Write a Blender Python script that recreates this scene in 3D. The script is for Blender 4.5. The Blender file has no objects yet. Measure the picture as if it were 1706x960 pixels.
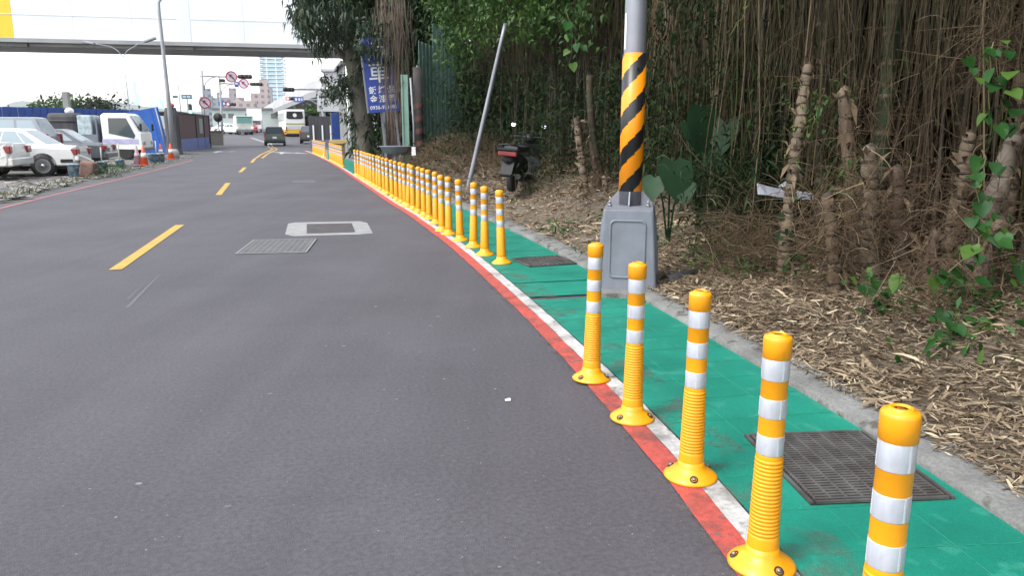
import bpy, bmesh, math, random
import numpy as np
from mathutils import Vector, Matrix
R = math.radians
random.seed(7); rng = np.random.default_rng(11)
S = bpy.context.scene; COL = S.collection
# ------------------------------------------------------------------ camera, sky, sun, exposure
CH, FPX, PITCH = 1.47, 1280.0, R(11.7)
cd = bpy.data.cameras.new('camera'); cam = bpy.data.objects.new('camera', cd); COL.objects.link(cam)
cam.location = (0, 0, CH); cam.rotation_euler = (R(90) - PITCH, 0, 0)
cd.sensor_width = 36; cd.lens = FPX / 1706 * 36; cd.clip_start = .05; cd.clip_end = 9000
S.camera = cam
SUN_EL, SUN_AZ = 55, -125          # azimuth measured from +Y towards +X
w = bpy.data.worlds.new('World'); S.world = w; w.use_nodes = True
nt = w.node_tree; bg = nt.nodes['Background']
sk = nt.nodes.new('ShaderNodeTexSky'); sk.sky_type = 'NISHITA'; sk.sun_disc = False
sk.sun_elevation = R(SUN_EL); sk.sun_rotation = R(SUN_AZ); sk.air_density = 1.6; sk.dust_density = 1.5; sk.ozone_density = 1.0
hs = nt.nodes.new('ShaderNodeHueSaturation'); hs.inputs['Saturation'].default_value = .34
nt.links.new(sk.outputs[0], hs.inputs['Color']); nt.links.new(hs.outputs[0], bg.inputs['Color'])
bg.inputs['Strength'].default_value = .15
sl = bpy.data.lights.new('sun', 'SUN'); sl.energy = .95; sl.angle = R(20); sl.color = (1, .98, .95)
so = bpy.data.objects.new('sun', sl); COL.objects.link(so)
_sd = Vector((math.sin(R(SUN_AZ)) * math.cos(R(SUN_EL)), math.cos(R(SUN_AZ)) * math.cos(R(SUN_EL)), math.sin(R(SUN_EL))))
so.rotation_euler = _sd.to_track_quat('Z', 'Y').to_euler()
S.view_settings.view_transform = 'Standard'; S.view_settings.look = 'None'
S.view_settings.exposure = 1.68; S.view_settings.gamma = 1; S.view_settings.use_curve_mapping = False
S.render.engine = 'CYCLES'
S.cycles.max_bounces = 6; S.cycles.diffuse_bounces = 3; S.cycles.transparent_max_bounces = 6
S.cycles.volume_bounces = 0; S.cycles.use_denoising = True

# ------------------------------------------------------------------ pixel -> world helpers (1706 x 960 frame)
def ray(px, py):
    dx = (px - 853) / FPX; dy = (480 - py) / FPX
    return np.array([dx, math.cos(PITCH) + dy * math.sin(PITCH), -math.sin(PITCH) + dy * math.cos(PITCH)])
def at(px, py, z=0.0):
    d = ray(px, py); t = (z - CH) / d[2]; return d * t + np.array([0, 0, CH])
def atY(px, py, Y):
    d = ray(px, py); return d * (Y / d[1]) + np.array([0, 0, CH])
def face_cam(x, y): return math.atan2(-x, y)

# ------------------------------------------------------------------ materials
def mat(name, c1, c2=None, scale=6, rough=.6, metal=0, bump=0, bscale=60, spec=.5, island=0, trans=0, detail=6, lo=.35, hi=.65, c3=None, s3=40, t3=.62, emit=0, alpha=1, coat=0, stretch=None, uv=False):
    m = bpy.data.materials.new(name); m.use_nodes = True; t = m.node_tree; N = t.nodes; L = t.links
    b = N['Principled BSDF']; out = N['Material Output']
    b.inputs['Roughness'].default_value = rough; b.inputs['Metallic'].default_value = metal
    b.inputs['Specular IOR Level'].default_value = spec; b.inputs['Coat Weight'].default_value = coat
    c1 = (*c1, 1); src = None
    b.inputs['Base Color'].default_value = c1
    tc = N.new('ShaderNodeTexCoord'); co = tc.outputs['UV' if uv else 'Object']
    if stretch:
        mp = N.new('ShaderNodeMapping'); mp.inputs['Scale'].default_value = stretch; L.new(co, mp.inputs[0]); co = mp.outputs[0]
    def noise(sc, det):
        n = N.new('ShaderNodeTexNoise'); n.inputs['Scale'].default_value = sc; n.inputs['Detail'].default_value = det
        L.new(co, n.inputs['Vector']); return n.outputs['Fac']
    def ramp(f, a, bb):
        r = N.new('ShaderNodeMapRange'); r.inputs['From Min'].default_value = a; r.inputs['From Max'].default_value = bb
        L.new(f, r.inputs['Value']); return r.outputs[0]
    def mix(f, a, bb):
        x = N.new('ShaderNodeMix'); x.data_type = 'RGBA'
        L.new(f, x.inputs[0])
        for i, q in ((6, a), (7, bb)):
            if isinstance(q, tuple): x.inputs[i].default_value = q
            else: L.new(q, x.inputs[i])
        return x.outputs[2]
    if c2 is not None:
        if island:
            g = N.new('ShaderNodeNewGeometry'); f = g.outputs['Random Per Island']
            src = mix(f, c1, (*c2, 1))
            if c3 is not None:
                mm = N.new('ShaderNodeMath'); mm.operation = 'MULTIPLY'; mm.inputs[1].default_value = 7.31; L.new(f, mm.inputs[0])
                fr = N.new('ShaderNodeMath'); fr.operation = 'FRACT'; L.new(mm.outputs[0], fr.inputs[0])
                src = mix(ramp(fr.outputs[0], t3, t3 + .02), src, (*c3, 1))
        else:
            src = mix(ramp(noise(scale, detail), lo, hi), c1, (*c2, 1))
    if c3 is not None and not island:
        src = mix(ramp(noise(s3, 4), t3, t3 + .08), src if src is not None else c1, (*c3, 1))
    if src is not None: L.new(src, b.inputs['Base Color'])
    if bump:
        bp = N.new('ShaderNodeBump'); bp.inputs['Strength'].default_value = bump; bp.inputs['Distance'].default_value = .01
        L.new(noise(bscale, 3), bp.inputs['Height']); L.new(bp.outputs[0], b.inputs['Normal'])
    if emit:
        b.inputs['Emission Color'].default_value = c1; b.inputs['Emission Strength'].default_value = emit
    if trans:
        tr = N.new('ShaderNodeBsdfTranslucent'); ms = N.new('ShaderNodeMixShader'); ms.inputs[0].default_value = trans
        if src is not None: L.new(src, tr.inputs['Color'])
        else: tr.inputs['Color'].default_value = c1
        L.new(b.outputs[0], ms.inputs[1]); L.new(tr.outputs[0], ms.inputs[2]); L.new(ms.outputs[0], out.inputs[0])
    if alpha < 1: b.inputs['Alpha'].default_value = alpha
    return m

# ------------------------------------------------------------------ mesh builder
class MB:
    def __init__(s): s.v = []; s.f = []; s.m = []; s.sm = []; s.uv = {}
    def add(s, vs, fs, m=0, sm=False):
        o = len(s.v); s.v += [tuple(map(float, q)) for q in vs]
        for k, f in enumerate(fs):
            s.f.append([i + o for i in f]); s.m.append(m if isinstance(m, int) else m[k]); s.sm.append(sm)
        return s
    def box(s, c, d, rz=0, m=0, M=None):
        x, y, z = d[0] / 2, d[1] / 2, d[2] / 2
        vs = [Vector((a * x, b * y, e * z)) for a in (-1, 1) for b in (-1, 1) for e in (-1, 1)]
        T = Matrix.Translation(c) @ (M if M is not None else Matrix.Rotation(rz, 4, 'Z'))
        return s.add([T @ q for q in vs], [(0, 1, 3, 2), (4, 6, 7, 5), (0, 4, 5, 1), (2, 3, 7, 6), (0, 2, 6, 4), (1, 5, 7, 3)], m)
    def cbox(s, c, d, b=.02, rz=0, m=0, M=None):     # bevelled box
        bm = bmesh.new(); bmesh.ops.create_cube(bm, size=1)
        for q in bm.verts: q.co = Vector((q.co.x * d[0], q.co.y * d[1], q.co.z * d[2]))
        bmesh.ops.bevel(bm, geom=list(bm.edges), offset=b, segments=2, affect='EDGES', profile=.5)
        T = Matrix.Translation(c) @ (M if M is not None else Matrix.Rotation(rz, 4, 'Z'))
        bm.verts.index_update()
        s.add([T @ q.co for q in bm.verts], [[q.index for q in f.verts] for f in bm.faces], m); bm.free(); return s
    def tube(s, pts, r, n=8, m=0, caps=True, sm=True):
        pts = [Vector(p) for p in pts]; k = len(pts)
        if not hasattr(r, '__len__'): r = [r] * k
        vs = []; up = Vector((0, 0, 1))
        for i, p in enumerate(pts):
            t = (pts[min(i + 1, k - 1)] - pts[max(i - 1, 0)]).normalized()
            if i == 0:
                a = t.cross(up if abs(t.z) < .9 else Vector((1, 0, 0))).normalized()
            else: a = (a - t * a.dot(t)).normalized()
            b = t.cross(a)
            for j in range(n):
                th = 2 * math.pi * j / n; vs.append(p + (a * math.cos(th) + b * math.sin(th)) * r[i])
        fs = [(i * n + j, i * n + (j + 1) % n, (i + 1) * n + (j + 1) % n, (i + 1) * n + j) for i in range(k - 1) for j in range(n)]
        mm = [m] * len(fs) if isinstance(m, int) else [m[i] for i in range(k - 1) for j in range(n)]
        s.add(vs, fs, mm, sm)
        if caps:
            o = len(s.v) - len(vs); c0 = m if isinstance(m, int) else m[0]; c1 = m if isinstance(m, int) else m[-1]
            s.f += [[o + j for j in range(n)][::-1], [o + (k - 1) * n + j for j in range(n)]]; s.m += [c0, c1]; s.sm += [False, False]
        return s
    def lathe(s, prof, n=24, M=None, m=0, sm=True):
        M = M or Matrix(); vs = []; k = len(prof)
        for (r, z) in prof:
            for j in range(n):
                th = 2 * math.pi * j / n; vs.append(M @ Vector((r * math.cos(th), r * math.sin(th), z)))
        fs = [(i * n + j, i * n + (j + 1) % n, (i + 1) * n + (j + 1) % n, (i + 1) * n + j) for i in range(k - 1) for j in range(n)]
        mm = [m] * len(fs) if isinstance(m, int) else [m[i] for i in range(k - 1) for j in range(n)]
        s.add(vs, fs, mm, sm); o = len(s.v) - len(vs)
        if prof[0][0] > 1e-4: s.f.append([o + j for j in range(n)][::-1]); s.m.append(mm[0]); s.sm.append(False)
        if prof[-1][0] > 1e-4: s.f.append([o + (k - 1) * n + j for j in range(n)]); s.m.append(mm[-1]); s.sm.append(False)
        return s
    def prism(s, poly, h0, h1, M=None, m=0):            # poly in local xy, extruded along z
        M = M or Matrix(); n = len(poly)
        vs = [M @ Vector((x, y, h0)) for x, y in poly] + [M @ Vector((x, y, h1)) for x, y in poly]
        return s.add(vs, [list(range(n))[::-1], list(range(n, 2 * n))] + [(i, (i + 1) % n, n + (i + 1) % n, n + i) for i in range(n)], m)
    def build(s, name, mats, parent=None, loc=None, rz=0):
        me = bpy.data.meshes.new(name); me.from_pydata(s.v, [], s.f)
        for q in (mats if isinstance(mats, (list, tuple)) else [mats]): me.materials.append(q)
        me.polygons.foreach_set('material_index', s.m); me.polygons.foreach_set('use_smooth', s.sm); me.update()
        o = bpy.data.objects.new(name, me); COL.objects.link(o)
        if parent is not None: o.parent = parent
        if loc is not None: o.location = loc; o.rotation_euler = (0, 0, rz)
        return o
XZ = Matrix(((1, 0, 0, 0), (0, 0, 1, 0), (0, 1, 0, 0), (0, 0, 0, 1)))    # local (x,y,h) -> (x,h,y): outline in side view
def quads(name, V, F, m, parent=None, smooth=False):
    me = bpy.data.meshes.new(name); V = np.asarray(V, np.float32).reshape(-1, 3); F = np.asarray(F, np.int32)
    k = F.shape[1]
    me.vertices.add(len(V)); me.vertices.foreach_set('co', V.ravel())
    me.loops.add(F.size); me.loops.foreach_set('vertex_index', F.ravel())
    me.polygons.add(len(F)); me.polygons.foreach_set('loop_start', np.arange(0, F.size, k, dtype=np.int32))
    me.polygons.foreach_set('loop_total', np.full(len(F), k, np.int32))
    if smooth: me.polygons.foreach_set('use_smooth', np.ones(len(F), bool))
    me.materials.append(m); me.update(calc_edges=True); me.validate()
    o = bpy.data.objects.new(name, me); COL.objects.link(o)
    if parent is not None: o.parent = parent
    return o
def thing(name, label, cat, loc=(0, 0, 0), rz=0, group=None):
    o = bpy.data.objects.new(name, None); COL.objects.link(o); o.location = tuple(map(float, loc)); o.rotation_euler = (0, 0, rz)
    return tag(o, label, cat, group)
def tag(o, label, cat, group=None):
    o['label'] = label; o['category'] = cat
    if group: o['group'] = group
    return o
def kind(o, k): o['kind'] = k; return o
def dup(o, loc=None, rz=None, label=None, parent=None):
    c = o.copy(); COL.objects.link(c)
    if parent is not None: c.parent = parent
    if loc is not None: c.location = tuple(map(float, loc))
    if rz is not None: c.rotation_euler = (0, 0, rz)
    if label: c['label'] = label
    for ch in list(o.children): dup(ch, parent=c)
    return c
def text_part(body, size, M, m, parent, name='lettering', ext=.004, bold=0.0):
    cu = bpy.data.curves.new(name, 'FONT'); cu.body = body; cu.size = size; cu.extrude = ext; cu.align_x = 'CENTER'; cu.align_y = 'CENTER'; cu.resolution_u = 2; cu.offset = bold
    t = bpy.data.objects.new(name + '_tmp', cu); COL.objects.link(t)
    bpy.context.view_layer.update()
    me = bpy.data.meshes.new_from_object(t.evaluated_get(bpy.context.evaluated_depsgraph_get()))
    COL.objects.unlink(t); bpy.data.objects.remove(t); bpy.data.curves.remove(cu)
    me.transform(M); me.materials.clear(); me.materials.append(m)
    o = bpy.data.objects.new(name, me); COL.objects.link(o); o.parent = parent; return o

# ------------------------------------------------------------------ ground curve: the red/white boundary along the right side
_by = np.array([-3, 0, 1.5, 2.59, 2.94, 3.63, 4.25, 4.78, 5.92, 7.7, 8.82, 10.18, 11.58, 13.51, 15.51, 20.33, 24.2, 30.32, 36.67, 44.22, 54.09])
_bx = np.array([1.1, 1.0, .94, .855, .81, .675, .565, .46, .22, -.19, -.46, -.80, -1.2, -1.73, -2.36, -3.76, -4.90, -6.70, -8.65, -11.07, -14.36])
_cf = np.polyfit(_by, _bx, 8)
_yy = np.linspace(-3, 54, 571); _xx = np.interp(_yy, _by, _bx)
for _ in range(60): _xx[1:-1] = (_xx[:-2] + 2 * _xx[1:-1] + _xx[2:]) / 4
def BX(y): return np.interp(y, _yy, _xx)
_tx = np.gradient(_xx, _yy); _ln = np.sqrt(1 + _tx ** 2); _nx, _ny = 1 / _ln, -_tx / _ln
def P(y, s):
    """point at curve station y, s metres to the right of the line"""
    return BX(y) + s * np.interp(y, _yy, _nx), y + s * np.interp(y, _yy, _ny)
def sd(x, y):
    """signed distance s and station of world points"""
    x = np.atleast_1d(np.asarray(x, float)); y = np.atleast_1d(np.asarray(y, float))
    d = (x[:, None] - _xx[None]) ** 2 + (y[:, None] - _yy[None]) ** 2; i = d.argmin(1)
    return np.sqrt(d[np.arange(len(i)), i]) * np.sign((x - _xx[i]) * _nx[i] + (y - _yy[i]) * _ny[i]), _yy[i]
def G(y):
    return float(np.interp(y, [-50, 70, 80, 110, 160, 300, 9000], [0, 0, .1, .72, 1.5, 1.6, 1.6]))
OFFY = [-3, 4, 5.2, 6.2, 7, 9, 12, 15, 20, 26, 34]; OFFS = [3.5, 3.4, 3.15, 2.7, 2.45, 2.7, 3.4, 4.0, 3.9, 3.4, 3.4]
def OFF(y): return np.interp(y, OFFY, OFFS)
def smooth01(v): v = np.clip(v, 0, 1); return v * v * (3 - 2 * v)
def bankz(s, t):
    s = np.asarray(s, float); t = np.asarray(t, float)
    z = .05 + .36 * smooth01((s - 1.22) / 1.9) + .06 * np.sin(s * 3.1 + t * 1.7) * smooth01((s - 1.3) / .8)
    z += .55 * np.exp(-((t - 23.5) / 4.2) ** 2 - ((s - 3.4) / 1.3) ** 2)
    z += .22 * np.exp(-((t - 12) / 3) ** 2 - ((s - 3.6) / 1.2) ** 2)
    z += (1.25 + .7 * smooth01((t - 12) / 8)) * np.clip(s - OFF(t) - 2.6, 0, 9)
    return z
def bz(x, y):
    s, t = sd(x, y); return float(bankz(s, t)[0])

# ------------------------------------------------------------------ palette
M_asph = mat('asphalt', (.059, .0545, .0615), (.0745, .069, .0775), scale=.7, rough=.78, bump=.55, bscale=230, c3=(.20, .195, .20), s3=75, t3=.68, lo=.3, hi=.72, spec=.35)
M_soil = mat('bare_soil', (.115, .088, .060), (.070, .054, .038), scale=9, rough=.95, bump=.6, bscale=30)
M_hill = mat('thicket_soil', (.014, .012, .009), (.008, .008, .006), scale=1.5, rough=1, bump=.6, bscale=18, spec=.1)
M_ground = mat('far_ground', (.15, .145, .135), (.11, .105, .095), scale=.15, rough=.95)
M_green = mat('green_paint', (.002, .152, .102), (.006, .186, .127), scale=1.4, rough=.62, bump=.5, bscale=190, c3=(.018, .200, .138), s3=7, t3=.58, spec=.3)
M_red = mat('red_paint', (.46, .075, .055), (.34, .070, .058), scale=5, rough=.7, bump=.4, bscale=200, c3=(.17, .10, .10), s3=13, t3=.60, spec=.25)
M_white = mat('white_paint', (.50, .49, .465), (.38, .37, .355), scale=5, rough=.7, bump=.4, bscale=200, c3=(.18, .175, .175), s3=11, t3=.61, spec=.25)
M_yline = mat('yellow_line_paint', (.46, .27, .05), (.37, .23, .055), scale=5, rough=.7, bump=.4, bscale=200, c3=(.25, .20, .12), s3=20, t3=.66, spec=.25)
M_redold = mat('faded_red_paint', (.28, .085, .09), (.20, .09, .095), scale=2, rough=.8, c3=(.08, .07, .07), s3=6, t3=.6)
M_kerb = mat('kerb_concrete', (.195, .195, .185), (.125, .123, .116), scale=2.6, rough=.92, bump=1, bscale=38, c3=(.085, .078, .066), s3=7, t3=.57, spec=.25)
M_conc = mat('concrete', (.34, .335, .32), (.25, .245, .235), scale=1.6, rough=.85, bump=.3, bscale=40, spec=.3)
M_yel = mat('yellow_plastic', (.77, .31, .004), (.71, .28, .006), scale=4, rough=.36, spec=.5)
M_band = mat('reflective_band', (.50, .52, .57), (.42, .44, .49), scale=30, rough=.3, metal=.25, spec=.6, stretch=(1, 1, .1))
M_edge = mat('band_edge', (.62, .63, .66), rough=.25, metal=.2)
M_bolt = mat('bolt_steel', (.30, .28, .26), (.16, .12, .09), scale=60, rough=.45, metal=.8)
M_hole_shade = mat('hole_shade', (.02, .018, .012), rough=.9)  # near-black colour that stands for the shade inside openings
M_iron = mat('rusty_iron', (.15, .14, .135), (.085, .075, .068), scale=9, rough=.6, metal=.55, bump=.4, bscale=80)
M_pit_shade = mat('pit_shade', (.012, .011, .010), rough=1)  # near-black colour that stands for the shade inside the drain
M_galv = mat('galvanised_steel', (.23, .235, .265), (.18, .185, .21), scale=3, rough=.45, metal=.35, bump=.08, bscale=30)
M_gpaint = mat('grey_steel_paint', (.150, .165, .195), (.120, .132, .158), scale=4, rough=.55, bump=.15, bscale=25, c3=(.10, .092, .085), s3=8, t3=.68)
M_whitepl = mat('white_plastic', (.75, .75, .73), rough=.5)
M_black = mat('black_plastic', (.011, .011, .012), (.018, .018, .019), rough=.55, spec=.3)
M_rub = mat('tyre_rubber', (.018, .018, .018), (.03, .028, .026), scale=12, rough=.85)
M_rim = mat('alloy_rim', (.36, .36, .37), rough=.4, metal=.8)
M_glass = mat('car_glass', (.05, .065, .075), rough=.06, spec=.9)
M_glassl = mat('pale_car_glass', (.24, .29, .31), rough=.08, spec=.9)
M_tail = mat('red_lens', (.24, .012, .018), (.16, .008, .012), rough=.2, spec=.7)

def weather(m, layers):
    """multiply the base colour by worn / dusty variation: (scale vec, noise scale, from, to, low, high)"""
    t = m.node_tree; N = t.nodes; L = t.links; b = N['Principled BSDF']
    for (sv, sc, f0, f1, lo, hi) in layers:
        src = b.inputs['Base Color'].links[0].from_socket
        tc = N.new('ShaderNodeTexCoord'); mp = N.new('ShaderNodeMapping'); mp.inputs['Scale'].default_value = sv; mp.inputs['Rotation'].default_value = (0, 0, R(-14))
        n = N.new('ShaderNodeTexNoise'); n.inputs['Scale'].default_value = sc; n.inputs['Detail'].default_value = 8; n.inputs['Roughness'].default_value = .65
        L.new(tc.outputs['Object'], mp.inputs[0]); L.new(mp.outputs[0], n.inputs['Vector'])
        mr = N.new('ShaderNodeMapRange'); mr.inputs['From Min'].default_value = f0; mr.inputs['From Max'].default_value = f1; mr.inputs['To Min'].default_value = lo; mr.inputs['To Max'].default_value = hi
        L.new(n.outputs['Fac'], mr.inputs['Value']); mx = N.new('ShaderNodeMix'); mx.data_type = 'RGBA'; mx.blend_type = 'MULTIPLY'; mx.inputs[0].default_value = 1
        L.new(src, mx.inputs[6]); L.new(mr.outputs[0], mx.inputs[7]); L.new(mx.outputs[2], b.inputs['Base Color'])
weather(M_asph, [((1.6, .12, 1), 1.0, .35, .65, .90, 1.10), ((1, 1, 1), 46, .32, .68, .72, 1.29), ((1, 1, 1), .55, .52, .74, 1.0, 1.16), ((.4, 2.2, 1), .9, .56, .70, 1.0, .90)])
weather(M_green, [((1, 1, 1), 2.2, .35, .7, .84, 1.12), ((1, 1, 1), 70, .3, .7, .86, 1.14)])
weather(M_red, [((1, 1, 1), 45, .35, .7, .72, 1.15)]); weather(M_white, [((1, 1, 1), 38, .35, .7, .72, 1.12)])
weather(M_yel, [((1, 1, .5), 9, .50, .72, 1.0, .82), ((1, 1, 1), 90, .62, .74, 1.0, .75)]); weather(M_band, [((1, 1, .6), 14, .5, .72, 1.0, .82)])
weather(M_kerb, [((1, 1, 1), 60, .3, .7, .75, 1.2), ((1, 1, 1), 1.7, .35, .7, .80, 1.12)])
weather(M_gpaint, [((1, 1, .3), 7, .45, .75, 1.0, .84)])
# ------------------------------------------------------------------ terrain, road, pavement
def grid(name, xs, ys, zf, m, k='structure'):
    X, Y = np.meshgrid(xs, ys); Z = zf(X, Y); n, q = X.shape
    V = np.stack([X, Y, Z], -1).reshape(-1, 3)
    i = (np.arange(n - 1)[:, None] * q + np.arange(q - 1)[None]).ravel()
    return kind(quads(name, V, np.stack([i, i + 1, i + q + 1, i + q], 1), m, smooth=True), k)
gy = np.r_[np.arange(-40, 70, 10), np.arange(70, 200, 5), np.arange(200, 1000, 100), np.arange(1000, 3101, 300)].astype(float)
gxv = np.r_[-3000, -1500, -800, np.arange(-400, 401, 40), 800, 1500, 3000].astype(float)
grid('ground', gxv, gy, lambda X, Y: np.vectorize(G)(Y) - .02 - .06 * (Y < 30), M_ground)
# road sheet
ly = np.array([-4, 14.55, 17.52, 21.48, 27.7, 38.12, 48, 56, 62, 75, 100, 140, 200, 320.])
lx = np.array([-8.2, -9.7, -10.5, -11.43, -12.92, -15.7, -18.6, -21.4, -24.5, -30, -48, -74, -108, -170.])
ry = np.array([54.09, 62, 75, 100, 140, 200, 320.]); rx = np.array([-13.2, -14.5, -15, -20, -30, -45, -72.])
def LX(y): return np.interp(y, ly, lx)
def RX(y):
    y = np.asarray(y, float); a = P(np.clip(y, -3, 53), 1.02)[0] - .12
    return np.where(y < 53, a, np.interp(y, ry, rx))
ys = np.r_[np.arange(-3, 60, .5), np.arange(60, 321, 4)]
u = np.linspace(0, 1, 13)
V = np.array([[LX(y) + (RX(y) - LX(y)) * a, y, G(y)] for y in ys for a in u])
n = len(u); i = (np.arange(len(ys) - 1)[:, None] * n + np.arange(n - 1)[None]).ravel()
kind(quads('road', V, np.stack([i, i + 1, i + n + 1, i + n], 1), M_asph, smooth=True), 'structure')
def strip(name, y0, y1, s0, s1, z, m, step=.25, jit=0):
    yy = np.arange(y0, y1 + 1e-6, step); V = []
    for y in yy:
        for s in (s0, s1):
            x, q = P(y, s + (random.uniform(-jit, jit) if jit else 0)); V.append((x, q, z + G(q)))
    i = np.arange(len(yy) - 1) * 2
    return kind(quads(name, V, np.stack([i, i + 1, i + 3, i + 2], 1), m), 'structure')
strip('red_line', -2.5, 54, -.115, 0, .008, M_red, .15, .004)
strip('white_line', -2.5, 54, 0.0, .095, .0085, M_white, .15, .004)
# green pavement in the patches that the photo shows (gap at the pole footing)
strip('green_pavement', -2.5, 6.62, .10, 1.03, .012, M_green)
strip('green_pavement', 6.62, 7.25, .10, .86, .012, M_green, .05)
strip('green_pavement', 7.25, 53, .10, 1.03, .012, M_green)
# stamped seams: narrow raised rolls of paint across the pavement
M_seam = mat('green_paint_seam', (.002, .145, .088), (.004, .180, .112), scale=3, rough=.6, bump=.5, bscale=160)
mb = MB()
for k, y in enumerate(np.arange(1.2, 20, .305)):
    if 6.5 < y < 7.3: continue
    xa, ya = P(y, .12); xb, yb = P(y + random.uniform(-.02, .02), 1.02)
    mb.tube([(xa, ya, .0125), ((xa + xb) / 2, (ya + yb) / 2 + random.uniform(-.01, .01), .013), (xb, yb, .0125)], .0022, 4, 0, False)
for s in (.42, .73):
    pts = [(*P(y, s), .0125) for y in np.arange(1, 6.4, .3)]; mb.tube(pts, .0018, 4, 0, False)
kind(mb.build('pavement_seams', M_seam), 'structure')
mb = MB()   # lump of folded green coating beside the footing
for k in range(7):
    x = 1.12 + k * .055; mb.lathe([(0, .03 + random.random() * .015), (.05, .024), (.075, .012), (.08, 0)], 9, Matrix.Translation((x, 6.52 - k * .01 + random.uniform(-.015, .015), .01)))
kind(mb.build('pavement_edge_lump', M_green), 'structure')
# kerb
yy = np.arange(-2.5, 53, .12); prof = [(1.03, -.02), (1.03, .035), (1.055, .05), (1.13, .058), (1.245, .070), (1.285, .05), (1.30, -.05)]
V = []
for j, y in enumerate(yy):
    chip = .012 * math.sin(j * .7) * random.random() + random.uniform(-.006, .006)
    for k, (s, z) in enumerate(prof):
        x, q = P(y, s + (chip if k > 3 else chip * .25)); V.append((x, q, z + random.uniform(-.003, .003)))
n = len(prof); i = (np.arange(len(yy) - 1)[:, None] * n + np.arange(n - 1)[None]).ravel()
kind(quads('kerb', V, np.stack([i, i + 1, i + n + 1, i + n], 1), M_kerb), 'structure')
mb = MB()
for k in range(26):
    y = random.uniform(.8, 16); a = random.uniform(.95, 1.08); pts = []
    for i in range(9): f = i / 8; s_ = 1.06 + .20 * f; pts.append((*P(y + f * random.uniform(-.05, .25), s_), float(np.interp(s_, [1.055, 1.13, 1.245], [.05, .058, .070])) + .001))
    mb.tube(pts, .0022, 4, 0, False)
y = 1.0
while y < 8: 
    L0 = random.uniform(.4, 1.1); pts = [(*P(y + L0 * i / 8, 1.19 + random.uniform(-.012, .012)), .0655) for i in range(9)]; mb.tube(pts, .0028, 4, 0, False); y += L0 + random.uniform(0, .5)
kind(mb.build('kerb_cracks', mat('crack_dark', (.035, .032, .028), rough=1)), 'structure')
# footing slab round the pole
mb = MB(); mb.prism([(.80, 6.62), (1.32, 6.50), (1.75, 6.75), (1.70, 7.75), (.80, 7.65), (.72, 6.95)], -.02, .045)
kind(mb.build('footing_slab', M_kerb), 'structure')
# bank beyond the kerb, with the slope that the thicket stands on
ts = np.r_[np.arange(-3, 14, .2), np.arange(14, 40, .5)]; ss = np.r_[np.arange(1.18, 5.2, .12), np.arange(5.2, 15, .6)]
V = []
for t in ts:
    for s in ss:
        x, y = P(t, s); V.append((x, y, float(bankz(s, t)) + (random.uniform(-.012, .012) if s > 1.4 else 0)))
n = len(ss); i = (np.arange(len(ts) - 1)[:, None] * n + np.arange(n - 1)[None]).ravel()
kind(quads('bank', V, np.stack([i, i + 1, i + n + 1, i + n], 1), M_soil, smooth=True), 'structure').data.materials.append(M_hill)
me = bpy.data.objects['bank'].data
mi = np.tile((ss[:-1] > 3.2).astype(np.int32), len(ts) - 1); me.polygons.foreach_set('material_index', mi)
# painted markings
def flat(name, pts, z, m):
    mb = MB(); mb.add([(p[0], p[1], z + G(p[1])) for p in pts], [list(range(len(pts)))]); return kind(mb.build(name, m), 'structure')
def bar(name, a, b, wd, z, m):
    a = np.array(a[:2]); b = np.array(b[:2]); d = (b - a) / np.linalg.norm(b - a); q = np.array([-d[1], d[0]]) * wd / 2
    return flat(name, [a - q, b - q, b + q, a + q], z, m)
for a, b in (((192, 450), (300, 375)), ((364, 325), (380, 305)), ((400, 287), (408, 279)), ((419, 271), (425, 264))):
    bar('lane_dash', at(*a), at(*b), .13, .005, M_yline)
for off in (-.16, .16):
    pl = [(-13.0, 40), (-14.9, 47), (-17.6, 58), (-20.4, 66), (-23.6, 76), (-32, 96)]
    for a, b in zip(pl[:-1], pl[1:]): bar('centre_line', (a[0] + off, a[1], 0), (b[0] + off, b[1], 0), .12, .006, M_yline if a[1] < 60 else M_white)
lp = [(-9.62, 14.0)] + [tuple(at(*q)[:2]) for q in ((83, 325), (167, 305), (250, 285), (318, 267))]
lp = [(-8.6, 4.0)] + lp
for a, b in zip(lp[:-1], lp[1:]): bar('edge_line', (a[0] + .1, a[1]), (b[0] + .1, b[1]), .11, .006, M_redold)
def road_arrow(x, y, rz, s):
    c, q = math.cos(rz), math.sin(rz)
    for poly in ([(-.1, -1.6), (.1, -1.6), (.1, .3), (-.1, .3)], [(-.38, .32), (.38, .32), (0, 1.6)], [(.12, -.4), (.7, .1), (.7, .35), (.12, -.1)], [(.72, -.15), (1.25, .35), (.72, .75)]):
        flat('road_arrow', [(x + s * (a * c - b * q), y + s * (a * q + b * c)) for a, b in poly], .006, M_white)
road_arrow(*at(362, 253)[:2], .25, 1.0); road_arrow(*at(470, 255)[:2], .25, 1.1)
bar('stop_line', at(446, 252.5), at(512, 256), .35, .007, M_white); road_arrow(-27, 66, .3, .9)
bar('lane_dash', (-17.6, 76), (-19.2, 84), .16, .007, M_white); bar('lane_dash', (-15.4, 78), (-16.6, 84), .16, .007, M_white)
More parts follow.
